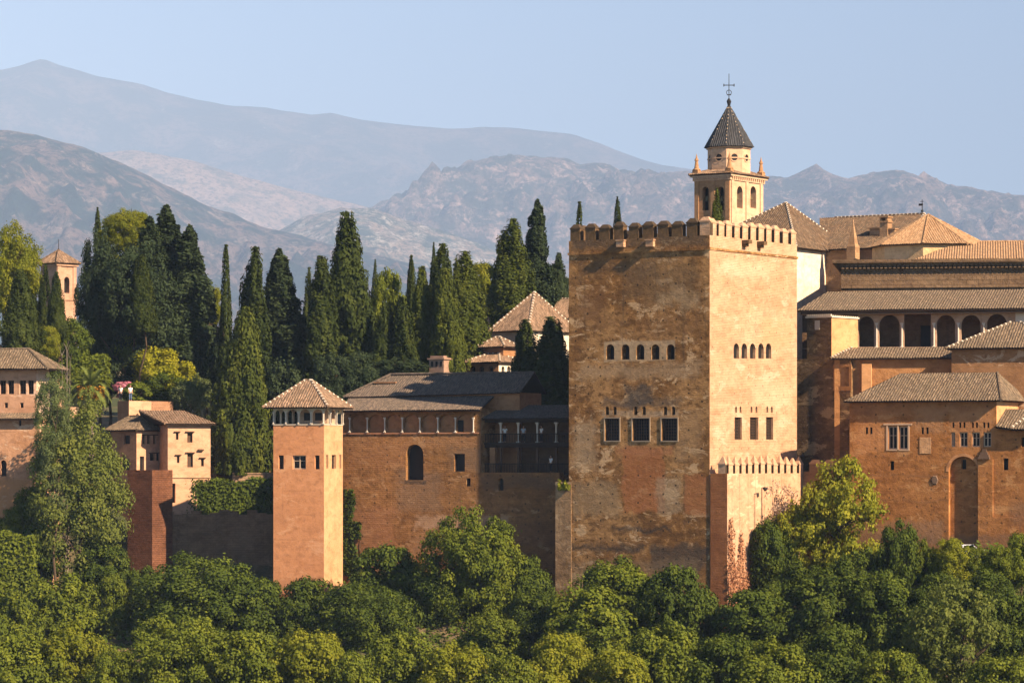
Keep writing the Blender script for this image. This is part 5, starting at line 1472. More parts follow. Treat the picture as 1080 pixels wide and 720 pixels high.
def crown_cypress(seed, n=12000, H=16.0, Wd=4.0, leaf=0.26, prof=None, tufts=150, ragged=0.10, pw=0.42):
    """in metres-like proportions then normalised to x,y in [-.5,.5], z in [0,1]"""
    rng = np.random.default_rng(seed)
    prof = prof or (lambda h: np.clip(1 - h, 0, 1) ** pw * (0.78 + 0.22 * np.minimum(1, h / .12)))
    h = rng.uniform(0.0, 0.97, tufts)
    a = rng.uniform(0, 2 * np.pi, tufts)
    R = prof(h) * 0.5 * Wd * (1 + .13 * np.sin(2 * a + seed) + .08 * np.sin(3 * a + h * 9 + seed * 2))
    tr = rng.uniform(0.26, 0.48, tufts) * np.clip(R, .35, 2) * 0.7
    rc = np.maximum(R - tr * 0.75, 0) * (1 + rng.normal(size=tufts) * ragged)
    ctr = np.stack([rc * np.cos(a), rc * np.sin(a), h * H], 1)
    th = rng.uniform(0.9, 1.9, tufts) * np.clip(H / 16, .5, 1.3)
    w = tr * th * (R + .15); idx = rng.choice(tufts, n, p=w / w.sum())
    d = sphere_dirs(n, rng)
    s = rng.uniform(0.72, 1.05, n)
    p = ctr[idx] + np.stack([d[:, 0] * tr[idx] * s, d[:, 1] * tr[idx] * s, d[:, 2] * th[idx] * s], 1)
    # upper point
    k = n // 40
    p[:k, 2] = H * rng.uniform(0.9, 1.0, k); q = (1 - p[:k, 2] / H) * 0.9 * Wd
    p[:k, 0] = rng.normal(size=k) * q * .35; p[:k, 1] = rng.normal(size=k) * q * .35
    p[:, 2] = np.clip(p[:, 2], 0, H * 1.0)
    nr = d + rng.normal(size=(n, 3)) * 0.35 + np.stack([np.cos(a[idx]), np.sin(a[idx]), 0 * a[idx] + .15], 1) * 0.6
    size = leaf * rng.uniform(0.6, 1.3, n)
    me = leaf_mesh('crown', p, nr, size, 1.9, np.array([0, 0, 1.0]), rng)
    return fill_box(me, Wd, H)

def crown_conifer(seed, n=13000, H=16.0, Wd=6.5, leaf=0.34, tiers=26, fill=1.0):
    """layered drooping boughs"""
    rng = np.random.default_rng(seed)
    P_, N_ = [], []
    per = n // (tiers * 7)
    for t in range(tiers):
        h = (t + rng.uniform(0, .6)) / tiers
        R = 0.5 * Wd * (1 - h) ** 0.6 * (0.8 + 0.2 * min(1, h * 6)) * rng.uniform(.85, 1.15)
        for b_ in range(7):
            a = rng.uniform(0, 2 * np.pi); Rb = R * rng.uniform(.65, 1.1)
            m_ = max(6, int(per * (0.4 + Rb)))
            s = rng.uniform(0.12, 1, m_) ** 0.7
            sp = 0.18 + 0.30 * (1 - s)
            x = s * Rb; lat = rng.normal(size=m_) * sp * Rb * .6; dz = -0.16 * x + rng.normal(size=m_) * (.16 + .1 * Rb) - (s ** 2) * .2
            P_.append(np.stack([x * np.cos(a) - lat * np.sin(a), x * np.sin(a) + lat * np.cos(a), h * H * .97 + .25 + dz], 1))
            N_.append(np.tile([np.cos(a) * .5, np.sin(a) * .5, .8], (m_, 1)) + rng.normal(size=(m_, 3)) * .5)
    p = np.concatenate(P_); nr = np.concatenate(N_)
    k = 60
    tip = np.stack([rng.normal(size=k) * .08, rng.normal(size=k) * .08, rng.uniform(.95, 1.0, k) * H], 1)
    p = np.concatenate([p, tip]); nr = np.concatenate([nr, rng.normal(size=(k, 3))])
    me = leaf_mesh('crown', p, nr, leaf * rng.uniform(.6, 1.3, len(p)), 1.8, None, rng)
    return fill_box(me, Wd, H)

def trunk_mesh(seed, limbs=6, r=0.028, spread=0.33):
    """tapered trunk with limbs; unit height 1, limbs start at .45"""
    random.seed(seed)
    bm = bmesh.new()
    pts = [Vector((0, 0, 0))]
    for i in range(1, 7):
        pts.append(Vector((random.uniform(-.02, .02) * i, random.uniform(-.02, .02) * i, i / 6 * .95)))
    for i, (p, q) in enumerate(zip(pts, pts[1:])):
        tube(bm, p, q, r * (1.35 - i * .17), r * (1.35 - (i + 1) * .17), 8, caps=False)
    for k in range(limbs):
        s = random.uniform(.45, .9); i = min(5, int(s * 6)); p = pts[i].lerp(pts[i + 1], s * 6 - i)
        a = k * 2.4 + random.uniform(-.4, .4)
        e1 = p + Vector((cos(a), sin(a), .9)) * spread * .5
        e2 = e1 + Vector((cos(a + .4), sin(a + .4), .7)) * spread * .5
        tube(bm, p, e1, r * .5, r * .36, 6, caps=False); tube(bm, e1, e2, r * .36, r * .12, 5, caps=False)
        e3 = e1 + Vector((cos(a - .9), sin(a - .9), .5)) * spread * .4
        tube(bm, e1, e3, r * .28, r * .1, 5, caps=False)
    me = bpy.data.meshes.new('trunk'); bm.normal_update(); bm.to_mesh(me); bm.free()
    return me

CROWNS = {
    'b': [crown_broad(s, 23000, 150, leaf=.26, lobe_r=(.055, .105), shell=.5, jitter=.4) for s in (1, 2, 3, 4, 5, 6)],
    'big': [crown_broad(s, 40000, 280, leaf=.175, lobe_r=(.045, .08), big=16, shell=.5, jitter=.42) for s in (21, 22, 23)],
    'a': [crown_broad(s, 15000, 170, leaf=.23, lobe_r=(.04, .085), jitter=.6, shell=.2, big=18) for s in (31, 32, 33)],
    'sp': [crown_broad(s, 1900, 60, leaf=.24, lobe_r=(.05, .10), jitter=1.0, shell=.1) for s in (41,)],
    'bush': [crown_broad(s, 9000, 70, leaf=.55, lobe_r=(.08, .14)) for s in (51, 52, 53)],
    'c': [crown_cypress(s, 30000, tufts=300, leaf=.19, ragged=.17, pw=.58) for s in (61, 62, 63, 64)],
    'cn': [crown_cypress(s, 14000, H=14, Wd=2.2, tufts=170, leaf=.14, ragged=.05, pw=.6) for s in (71, 72)],
    'cw': [crown_cypress(s, 40000, H=15, Wd=6.0, tufts=420, leaf=.20, ragged=.17, pw=.60) for s in (81, 82, 83)],
    'k': [crown_conifer(s, 30000, leaf=.24) for s in (91, 92, 93)],
    'pop': [crown_broad(s, 34000, 300, leaf=.20, lobe_r=(.05, .095), jitter=.5, shell=.5, aspect=2.0, big=22) for s in (101, 102)],
}
TRUNKS = [trunk_mesh(s) for s in (1, 2, 3)]
TRUNK_C = trunk_mesh(9, 2, 0.018, .06)
CNT = {}
def tree(name, kind, mat, cx, top, bot, wpx, Y, label, cat='tree', group=None, bark=None, seed=0, depth=1.0, lean=0.0):
    k = CNT[kind] = CNT.get(kind, -1) + 1
    pool = CROWNS[kind]
    me = pool[(k + seed) % len(pool)]
    c = P(cx, bot, Y); zt = P(cx, top, Y).z
    zg = ground(c.x, Y) - 0.15
    root = empty(name, (c.x, Y, zg))
    tag(root, label, cat, group, 'thing')
    w = wpx / F * Y * (1.2 if kind in ('c', 'cw') else 1.06 if kind == 'cn' else 1.0); h = zt - c.z
    cr = bpy.data.objects.new('crown', me); COL.objects.link(cr); cr.parent = root
    if not me.materials: me.materials.append(mat)
    cr.material_slots[0].link = 'OBJECT'; cr.material_slots[0].material = mat
    cr.location = (0, 0, c.z - zg); cr.scale = (w, w * depth, h); cr.rotation_euler = (.035 * sin(k * 5.1 + cx), .035 * sin(k * 3.3 + cx), (k * 2.399 + seed) % (2 * pi))
    if depth != 1.0: cr.rotation_euler = (0, 0, 0)
    tm = TRUNK_C if kind in ('c', 'cn', 'cw', 'k') else TRUNKS[k % 3]
    tr = bpy.data.objects.new('trunk', tm); COL.objects.link(tr); tr.parent = root
    if not tm.materials: tm.materials.append(BARK)
    tr.material_slots[0].link = 'OBJECT'; tr.material_slots[0].material = bark or BARK
    th = (c.z - zg) + h * (.62 if kind not in ('c', 'cn', 'cw', 'k') else .6)
    ww = max(w, 2.0)
    tr.scale = (ww * 1.05, ww * 1.05, max(th, 1.0)) if kind not in ('c', 'cn', 'cw', 'k') else (max(w * 2.2, 5), max(w * 2.2, 5), th)
    return root

GC = 'cypresses and conifers on the palace hill'
GF = 'broadleaf trees on the slope below the walls'
def cyp(kind, mat, cx, top, bot, w, Y, label, nm='cypress_tree'):
    return tree(nm, kind, mat, cx, top, bot, w, Y, label, 'cypress' if nm == 'cypress_tree' else 'conifer', GC)
# --- far left
cyp('cw', L_CYP, 24, 283, 378, 38, 372, 'dark bushy cypress before the yellow-green pine at the left edge')
cyp('cn', L_CYP, 46.5, 278, 352, 15, 382, 'thin dark cypress touching left side of the small pink brick tower')
cyp('c', L_CYP, 60, 286, 356, 20, 378, 'pointed dark cypress right in front of the small pink brick tower')
cyp('cn', L_CYP, 105.5, 218, 300, 13, 398, 'needle-thin cypress top rising at left end of the big dark tree clump')
cyp('k', L_CON, 180, 214, 385, 70, 388, 'tall dark conifer with highest tip in the big left tree clump', 'conifer_tree')
cyp('k', L_CON, 163, 227, 390, 60, 385, 'dark conifer just right of the yellow-green stone pine top', 'conifer_tree')
cyp('k', L_CON, 196, 236, 385, 58, 386, 'dark conifer with ragged right outline closing the big left clump', 'conifer_tree')
cyp('c', L_CYP, 151, 268, 350, 24, 379, 'small pointed cypress in front of the big dark left clump')
cyp('cn', L_CYP, 238, 257, 445, 20, 380, 'tall narrow cypress left of the pair beside the cream house')
cyp('c', L_CYP, 264, 259, 445, 36, 382, 'tall pointed cypress standing behind the big full-skirted one')
cyp('cw', L_CYPG, 253, 322, 500, 49, 369.5, 'big full-skirted sunlit cypress between cream house and salmon tower')
cyp('k', L_CON, 298, 260, 420, 60, 388, 'broad dark conifer behind the roof of the salmon lookout tower', 'conifer_tree')
cyp('cn', L_CYP, 324, 281, 400, 16, 392, 'slim cypress squeezed between broad dark conifer and tallest cypress')
cyp('cw', L_CYP, 367, 222, 415, 58, 384, 'tallest broad dark cypress above the salmon lookout tower')
cyp('c', L_CYP, 342, 269, 415, 36, 379, 'shorter cypress leaning against the left side of the tallest one')
cyp('cn', L_CYP, 394.5, 273, 340, 8, 400, 'tiny thin cypress tip just right of the tallest cypress')
cyp('c', L_CYP, 432.5, 268, 400, 16, 392, 'slim dark cypress over the rounded yellow-green tree')
cyp('c', L_CYP, 405, 318, 412, 26, 375, 'low black-green cypress in front of the rounded yellow-green tree, left one')
cyp('c', L_CYP, 427, 312, 408, 26, 374, 'low black-green cypress in front of the rounded yellow-green tree, right one')
cyp('cn', L_CYP, 455.5, 255, 340, 9, 396, 'thin cypress spire behind the centre cypress group')
cyp('c', L_CYPG, 445, 280, 398, 26, 377, 'sunlit cypress at the left of the centre cypress group')
cyp('c', L_CYP, 464, 256, 398, 36, 382, 'highest cypress of the centre group')
cyp('cw', L_CYPG, 472, 282, 396, 36, 375, 'widest sunlit cypress in front of the centre group')
cyp('c', L_CYPG, 494, 264, 382, 42, 384, 'rounded cypress beside the pinkish brick turret')
cyp('c', L_CYPG, 540, 230, 345, 40, 402, 'sunlit pointed cypress behind the pyramid roof, left of the spruce')
cyp('k', L_CON, 564, 209, 330, 36, 407, 'tall layered spruce behind the pyramid roof', 'spruce_tree')
cyp('c', L_CON, 587, 266, 335, 20, 409, 'short dark cypress behind the low gable roof by the square tower')
cyp('cn', L_CYP, 606, 212, 370, 17, 400, 'thin dark cypress hugging the left edge of the square tower')
cyp('cn', L_CYP, 652, 207, 270, 11, 425, 'single cypress tip showing above the battlements of the square tower')
cyp('cn', L_CYPG, 757.5, 198, 265, 15, 378, 'small cypress standing in front of the belfry')
cyp('c', L_CYP, 554, 336, 432, 34, 364, 'black shaded cypress before the pyramid-roofed hall, left of two')
cyp('c', L_CYP, 584, 333, 434, 44, 363, 'black shaded cypress before the pyramid-roofed hall, right of two')
# --- broad crowns on the hill
def hill(kind, mat, cx, top, bot, w, Y, label, nm='garden_tree', cat='tree', **kw):
    return tree(nm, kind, mat, cx, top, bot, w, Y, label, cat, 'garden trees on the palace hill', **kw)
hill('big', L_BY, 8, 240, 350, 66, 392, 'yellow-green pine cut by the left edge', 'pine_tree', 'pine')
hill('b', L_BY, 31, 262, 330, 18, 395, 'small yellow-green pine beside the pink brick tower', 'pine_tree', 'pine')
hill('big', L_BY, 134, 223, 276, 52, 386, 'stone pine with bright yellow-green domed top', 'pine_tree', 'stone pine')
hill('big', L_CON, 106, 246, 405, 48, 384, 'dark round tree at left of the big tree clump')
hill('b', L_BM, 146, 327, 392, 66, 386, 'olive-green tree under the big dark clump')
hill('b', L_BD, 188, 338, 412, 56, 386, 'dark bushy tree above the gold-topped round tree')
hill('b', L_CON, 116, 352, 415, 54, 384, 'dark low tree behind the palm')
hill('b', L_BY, 223, 305, 350, 26, 400, 'small yellowish tree above the hidden cream villa')
hill('b', L_CON, 218, 360, 425, 42, 384, 'dark tree left of the tall narrow cypress')
hill('b', L_YEL, 172, 367, 430, 68, 382, 'round tree with golden-yellow sunlit top')
hill('b', L_BD, 174, 393, 426, 44, 379, 'round dark bush in front of the golden-yellow tree')
hill('a', L_PALE, 203, 397, 447, 46, 376, 'pale feathery tree behind the cream house')
hill('b', L_BM, 412, 289, 400, 44, 395, 'rounded yellow-green tree in the centre of the cypress rows')
hill('b', L_BY, 512, 279, 340, 46, 412, 'yellow-green tree behind the pinkish turret')
hill('b', L_CON, 300, 380, 480, 66, 380, 'dark tree behind the salmon lookout tower')
hill('b', L_CON, 382, 372, 425, 50, 372, 'dark tree behind the courtyard roof')
hill('b', L_CON, 350, 375, 430, 46, 371, 'dark tree filling the gap under the tallest cypress')
hill('b', L_CON, 420, 378, 408, 60, 373, 'dark low tree along the ridge of the courtyard roof')
hill('b', L_BD, 72, 338, 400, 50, 380, 'dark tree between small brick tower and palm')
hill('b', L_BY, 48, 345, 385, 30, 374, 'yellowish bush behind the roof of the pink house')
for cx_, tp_, bt_, w_, Y_, lb_ in ((136, 258, 385, 92, 383, 'dark evergreen mass under the domed stone pine'), (185, 300, 390, 70, 390, 'dark evergreen at the base of the three tall conifers'), (276, 320, 430, 44, 390, 'dark evergreen between the tall pointed cypress and broad conifer'),
        (322, 330, 425, 50, 394, 'dark evergreen behind the slim cypress left of the tallest one'), (388, 315, 420, 50, 396, 'dark evergreen right behind the tallest cypress'), (440, 310, 405, 60, 398, 'dark evergreen behind the left of the centre cypress group'),
        (482, 318, 395, 56, 398, 'dark evergreen behind the right of the centre cypress group'), (545, 290, 350, 60, 416, 'dark evergreen behind the sunlit pointed cypress and the spruce'), (590, 290, 360, 44, 420, 'dark evergreen behind the low gable roof')):
    hill('big', L_CON, cx_, tp_, bt_, w_, Y_, lb_)
# clipped hedge on the terrace
def hedge(name, px0, px1, top, bot, Y, depth, mat, label, leaf=.22, dens=95, skew=0.0):
    a, c = P(px0, bot, Y), P(px1, top, Y)
    rng = np.random.default_rng(int(px0 * 7 + top))
    w, h = c.x - a.x, c.z - a.z
    n = int((w * h * 1.2 + w * depth) * dens)
    p = rng.uniform(size=(n, 3)); f = rng.integers(0, 4, n)
    nr = np.zeros((n, 3))
    p[f == 0, 1] = 0; nr[f == 0] = (0, -1, .3)
    p[f == 1, 2] = 1; nr[f == 1] = (0, -.2, 1)
    m_ = f == 2; p[m_, 0] = (rng.uniform(size=m_.sum()) > .5); nr[m_] = np.stack([p[m_, 0] * 2 - 1, 0 * p[m_, 0], 0 * p[m_, 0] + .3], 1)
    m_ = f == 3; p[m_, 1] = 0.03; nr[m_] = (0, -1, .4)
    P_ = np.stack([p[:, 0] * w, p[:, 1] * depth, p[:, 2] * h], 1)
    P_ += rng.normal(size=(n, 3)) * .14
    P_[:, 2] += (np.sin(P_[:, 0] * 1.7) * .18 + np.sin(P_[:, 0] * .6 + 1) * .25) * (p[:, 2])
    nr += rng.normal(size=(n, 3)) * .45
    me = leaf_mesh(name, P_, nr, leaf * rng.uniform(.6, 1.4, n), 1.5, None, rng)
    zg = ground((a.x + c.x) / 2, Y)
    root = empty(name, (a.x, Y, a.z)); tag(root, label, 'hedge', None, 'thing')
    o = link_mesh('foliage', me, root, [mat])
    bm = bmesh.new(); box(bm, .15, w - .15, .15, depth, -2.5, h - .2)  # solid near-black core, stands in for the shade inside the hedge
    obj('stems', bm, flat('hedge_shade', (0.012, 0.016, 0.006), .95, .3) if 'hedge_shade' not in bpy.data.materials else bpy.data.materials['hedge_shade'], root, uv=False)
    return root
hedge('clipped_hedge', 66, 112, 376, 405, 378, 2.5, L_BM, 'clipped green hedge on the terrace behind the palm')
hedge('yew_hedge', 185, 288, 507, 552, 364, 3.0, L_BD, 'dark hedge in shade on top of the long retaining wall')
hedge('trimmed_hedge', -8, 36, 567, 640, 343, 4.5, L_BM, 'square trimmed hedge with sunlit top at the lower left edge')
tree('flowering_shrub', 'bush', L_BM, 146, 404, 426, 30, 377.5, 'round green shrub beside the terrace visitors', 'shrub')
tree('flowering_shrub', 'bush', L_FLOW, 132, 402.5, 418, 22, 379.5, 'pink flowering shrub behind the terrace visitors', 'shrub')
# --- palm
pc = P(96, 409, 367)
pr_ = empty('palm_tree', (pc.x, 367, ground(pc.x, 367) - .1)); tag(pr_, 'date palm with arching fronds and orange fruit bunches by the pink house', 'palm', None, 'thing')
bm = bmesh.new()
hz_ = pc.z - (ground(pc.x, 367) - .1)
for i in range(14): taper(bm, 0, 0, hz_ * i / 14, hz_ * (i + 1) / 14 + .02, .34, .27, 9)
obj('trunk', bm, GREYBARK, pr_)
random.seed(5)
for k in range(46):
    a = k * 2.399; el = radians(75 - 105 * (k / 46) ** 1.1); Lf = random.uniform(2.6, 3.3)
    bm = bmesh.new()
    p = Vector((0, 0, hz_)); d = Vector((cos(a) * cos(el), sin(a) * cos(el), sin(el)))
    side = Vector((-sin(a), cos(a), 0))
    n = 16; pts = [p]
    for i in range(n):
        d = (d + Vector((0, 0, -.075 - .04 * i / n))).normalized(); pts.append(pts[-1] + d * Lf / n)
    for i in range(1, n):
        q = pts[i]; dd = (pts[i + 1] - pts[i]).normalized(); upv = side.cross(dd)
        wl_ = .62 * sin(pi * min(1, (i + 1.5) / (n + 1))) ** .6
        for s in (-1, 1):
            for kk in (0, .5):
                q2 = q.lerp(pts[i + 1], kk)
                tip = q2 + (side * s * .8 + dd * .65 - upv * .25).normalized() * wl_
                f = bm.faces.new([bm.verts.new(v) for v in (q2 - dd * .05, q2 + dd * .07, tip)])
        tube(bm, pts[i - 1], q, .03, .025, 4, caps=False)
    obj('frond', bm, L_PALM, pr_, uv=False)
for k in range(7):
    a = -2.9 + k * .45; rng = np.random.default_rng(k)
    c_ = np.array([cos(a) * 1.15, sin(a) * 1.15, hz_ - .45 - .1 * (k % 3)])
    pts = c_ + rng.normal(size=(260, 3)).clip(-1.6, 1.6) * np.array([.2, .2, .36])
    me = leaf_mesh('fruit_bunch', pts, rng.normal(size=(260, 3)), rng.uniform(.12, .24, 260), 1.6, np.array([0, 0, -1.]), rng)
    link_mesh('fruit_bunch', me, pr_, [L_ORNG])
# --- poplar and dead stem at left
tree('poplar_tree', 'pop', L_LITE, 84, 426, 650, 90, 345.5, 'tall feathery green poplar in front of the pink house', 'tree', depth=.7)
tree('poplar_tree', 'pop', L_PALE, 58, 397, 530, 40, 344, 'slender pale side stem of foliage at left of the tall poplar', 'tree', depth=.9)
c = P(69, 470, 353); z0 = ground(c.x, 353)
root = empty('dead_tree', (c.x, 353, z0)); tag(root, 'bare grey dead stems rising between pink house and palm', 'dead tree', None, 'thing')
random.seed(8)
ht = P(69, 364, 353).z - z0
for dx in (-.35, .1, .5, .2):
    bm = bmesh.new(); p = Vector((dx * .3, 0, 0)); n = 8
    for i in range(n):
        q = Vector((dx * (.3 + .7 * (i + 1) / n) + random.uniform(-.1, .1), random.uniform(-.2, .2), ht * (i + 1) / n * (1 - abs(dx) * .12)))
        tube(bm, p, q, .12 * (1 - i / n) + .02, .12 * (1 - (i + 1) / n) + .02, 6, caps=False)
        if i > 4:
            for s in (-1, 1): tube(bm, q, q + Vector((s * random.uniform(.2, .5), random.uniform(-.3, .3), random.uniform(.6, 1.2))), .035, .012, 4, caps=False)
        p = q
    obj('stem', bm, GREYBARK, root, uv=False)
# --- the wooded slope: upper row
def wood(kind, mat, cx, top, bot, w, Y, label, **kw):
    return tree('broadleaf_tree', kind, mat, cx, top, bot, w, Y, label, 'tree', GF, **kw)
wood('big', L_BD, 208, 588, 690, 134, 335, 'widest dome-shaped tree, below the long shadowed retaining wall')
wood('b', L_BD, 262, 610, 692, 78, 333, 'dark tree leaning on the right flank of the widest dome-shaped tree')
wood('b', L_BM, 70, 608, 690, 84, 336, 'rounded tree directly below the tall poplar')
wood('b', L_BM, 117, 608, 682, 46, 337, 'narrow light tree between poplar foot and widest dome-shaped tree')
wood('b', L_BM, 12, 626, 712, 66, 331, 'rounded tree under the square trimmed hedge')
wood('b', L_BD, 326, 612, 694, 74, 335, 'dark tree at the foot of the salmon lookout tower')
wood('b', L_BD, 407, 578, 672, 80, 344, 'tree against the brick wall between salmon tower and tallest slope tree')
wood('big', L_BD, 384, 616, 706, 98, 331, 'broad tree in front and right of the salmon tower foot')
wood('big', L_BM, 498, 540, 668, 102, 340, 'tallest slope tree, full crown against the middle of the brick wall')
wood('b', L_BD, 562, 626, 692, 58, 334, 'dark low tree in the shadow left of the square tower foot')
wood('b', L_BM, 517, 648, 716, 68, 327, 'small round tree below the tallest slope tree')
wood('b', L_BM, 627, 620, 706, 96, 324, 'rounded tree in front of the square tower foot, left one')
wood('b', L_BM, 652, 591, 672, 88, 328.5, 'highest tree against the square tower foot')
wood('b', L_BD, 717, 600, 706, 76, 324.5, 'dark rounded tree hiding the right corner of the square tower foot')
wood('b', L_BD, 802, 624, 706, 96, 321, 'dark tree below the cream outwork corner')
wood('b', L_BD, 815, 550, 645, 56, 336, 'near-black dense bush-like tree against the outwork wall')
wood('a', L_BRI, 882, 485, 615, 88, 336, 'bright yellow-green airy tree in front of the outwork end')
wood('a', L_BRI, 842, 534, 614, 58, 336.5, 'lower yellow-green tree at left of the bright airy tree')
wood('sp', L_PINK, 827, 508, 590, 46, 338.5, 'sparse pinkish dry-leaved tree against the cream outwork')
wood('b', L_BD, 874, 604, 692, 90, 319.5, 'dark tree below the bright yellow-green airy tree')
wood('b', L_BD, 931, 606, 692, 80, 318.5, 'dark tree below the round bush at the wing foot')
wood('b', L_BD, 947, 552, 640, 46, 323.5, 'upright dark green tree at the left foot of the red palace wing')
wood('a', L_BM, 975, 570, 625, 32, 323.8, 'small thin tree between upright dark tree and the white car')
wood('b', L_BY, 1004, 569, 618, 46, 322.5, 'round yellow-green bush in front of the white car')
wood('b', L_BM, 1055, 577, 620, 38, 322, 'small round bush right of the blind arch')
wood('b', L_BM, 1078, 564, 616, 40, 322.5, 'bushy tree cut by the right edge below the red wing')
wood('a', L_LITE, 1012, 616, 738, 92, 301, 'tall pale feathery tree at lower right')
wood('b', L_BD, 1066, 626, 714, 72, 307, 'dark tree cut by the right edge beside the pale feathery tree')
wood('b', L_BD, 972, 640, 722, 76, 309, 'dark tree left of the pale feathery tree')
wood('b', L_BD, 1040, 602, 660, 60, 316, 'dark shrubby tree behind the pale feathery tree')
wood('b', L_BD, 990, 606, 665, 56, 316.5, 'dark shrubby tree below the round yellow-green bush')
wood('b', L_BD, 40, 556, 632, 56, 347, 'dark tree behind the square trimmed hedge')
wood('b', L_BD, 108, 572, 640, 62, 346, 'dark tree in the shade at the right foot of the tall poplar')
wood('b', L_BD, 152, 600, 664, 52, 345, 'dark tree at the foot of the stepped bastion')
wood('b', L_BD, 280, 612, 672, 40, 346, 'dark tree in the corner left of the salmon tower foot')
wood('b', L_BD, 455, 596, 680, 60, 340, 'dark tree in shade left of the tallest slope tree')
wood('b', L_BD, 556, 588, 668, 58, 341, 'nearly black tree between the tallest slope tree and the square tower')
wood('b', L_BM, 1032, 578, 622, 30, 322.5, 'low bush just right of the white car')
wood('b', L_BD, 905, 585, 650, 62, 325, 'dark tree under the right side of the yellow-green airy tree')
wood('b', L_BD, 840, 594, 660, 66, 330, 'dark tree under the left side of the yellow-green airy tree')
# lower rows
wood('b', L_BM, 22, 670, 764, 92, 296, 'tree at the very bottom left corner')
wood('b', L_BY, 78, 661, 752, 80, 298, 'yellow-green tree at the bottom below the tree under the poplar')
wood('b', L_BM, 122, 688, 764, 58, 293, 'small tree at the bottom edge left of the wide bottom tree')
wood('big', L_BM, 184, 653, 766, 118, 295, 'wide tree at the bottom edge under the widest dome-shaped tree')
wood('b', L_BM, 262, 668, 764, 92, 293, 'bottom tree below the right flank of the dome-shaped tree')
wood('b', L_BY, 326, 668, 764, 84, 292, 'light bottom tree straight below the salmon tower')
wood('b', L_BM, 376, 690, 776, 66, 290, 'small bottom tree right of the salmon tower line')
wood('b', L_BM, 420, 668, 756, 76, 294, 'bottom tree below the broad tree by the salmon tower')
wood('b', L_BY, 478, 680, 766, 80, 291, 'yellow-green bottom tree under the tallest slope tree')
wood('b', L_BM, 536, 694, 776, 66, 289, 'small bottom tree left below the square tower')
wood('b', L_BY, 588, 670, 764, 76, 293, 'light bottom tree below the left edge of the square tower')
wood('b', L_BY, 652, 688, 776, 76, 290, 'yellow-green bottom tree below the middle of the square tower')
wood('b', L_BM, 704, 660, 754, 88, 298, 'rounded tree below the right corner of the square tower, near the bottom')
wood('b', L_BD, 758, 672, 764, 82, 296, 'dark bottom tree below the cream outwork')
wood('b', L_BM, 818, 676, 764, 86, 294, 'bottom tree below the near-black bush-like tree')
wood('b', L_BD, 884, 662, 764, 88, 297, 'dark bottom tree below the yellow-green airy tree')
wood('b', L_BM, 938, 688, 774, 76, 293, 'bottom tree below the left end of the red wing')
wood('b', L_BM, 1056, 694, 776, 78, 291, 'bottom tree in the lower right corner')
wood('b', L_BM, 14, 536, 572, 38, 349, 'low yellow-green bush at left edge below the pink house')
wood('b', L_BM, 38, 514, 562, 40, 350, 'bush growing at the base of the pink house wall')
# undergrowth covering the slope between the trees
rng = np.random.default_rng(77)
N = 60000
x = rng.uniform(-62, 68, N); y = rng.uniform(283, 352, N)
keep = ~((y > 336) & (np.abs(x) < 60) & (rng.uniform(size=N) < .3))
x, y = x[keep], y[keep]
zz = np.array([ground(a, c_) for a, c_ in zip(x, y)])
hgt = np.array([max(0, noise.noise(Vector((a * .25, c_ * .25, 9)))) for a, c_ in zip(x, y)]) * 2.6 + .2
pts = np.stack([x, y, zz + rng.uniform(0, 1, len(x)) ** .6 * hgt], 1)
me = leaf_mesh('undergrowth', pts, rng.normal(size=(len(x), 3)) * .6 + np.array([.2, -.3, .8]), rng.uniform(.2, .5, len(x)), 1.5, None, rng)
tag(link_mesh('undergrowth', me, None, [L_BD]), 'dark low undergrowth covering the slope between the trees', 'undergrowth', None, 'stuff')
# creepers on walls
def creeper(name, b, face, px0, px1, py0, py1, mat, label, n, leaf, shape, stems=9, sm=None):
    rng = np.random.default_rng(int(px0))
    root = empty(name, b.M @ Vector((0, 0, 0)), b.root.rotation_euler[2]); tag(root, label, 'creeper', None, 'thing')
    P_ = []
    while len(P_) < n:
        u, v = rng.uniform(), rng.uniform()
        if shape(u, v, rng):
            a, z_ = b.at(face, px0 + (px1 - px0) * u, py1 + (py0 - py1) * v)
            P_.append(fp(face, 0, a, z_, -rng.uniform(.03, .35)))
    P_ = np.array(P_)
    nn = np.array([0, -1, .3]) if face == 'L' else np.array([1, 0, .3])
    me = leaf_mesh('foliage', P_, rng.normal(size=(n, 3)) * .5 + nn, rng.uniform(.6, 1.4, n) * leaf, 1.5, np.array([0, 0, .6]), rng)
    link_mesh('foliage', me, root, [mat])
    bm = bmesh.new()
    for k in range(stems):
        u = (k + .5) / stems; vtop = max([v for v in np.linspace(0, 1, 20) if shape(u, v, rng)] + [.1])
        prev = None
        for i in range(9):
            v = vtop * i / 8
            a, z_ = b.at(face, px0 + (px1 - px0) * (u + .05 * sin(i * 1.7 + k)), py1 + (py0 - py1) * v)
            q = Vector(fp(face, 0, a, z_, -.06))
            if prev is not None: tube(bm, prev, q, .05 * (1 - i / 10), .05 * (1 - (i + 1) / 10), 5, caps=False)
            prev = q
    obj('stem', bm, sm or BARK, root, uv=False)
CB = [x_ for x_ in bpy.data.objects if x_.name == 'courtyard_wing'][0]
creeper('dry_creeper', OUTW, 'R', 767, 797, 540, 650, L_DRY, 'dry reddish leafless creeper climbing the cream outwork wall', 2600, .16, lambda u, v, r: v < (1.0 - .35 * u) * (.75 + .25 * math.sin(u * 17)) and r.uniform() < .8, 12, flat('dry_twig', (0.28, 0.13, 0.07), .9, .3))
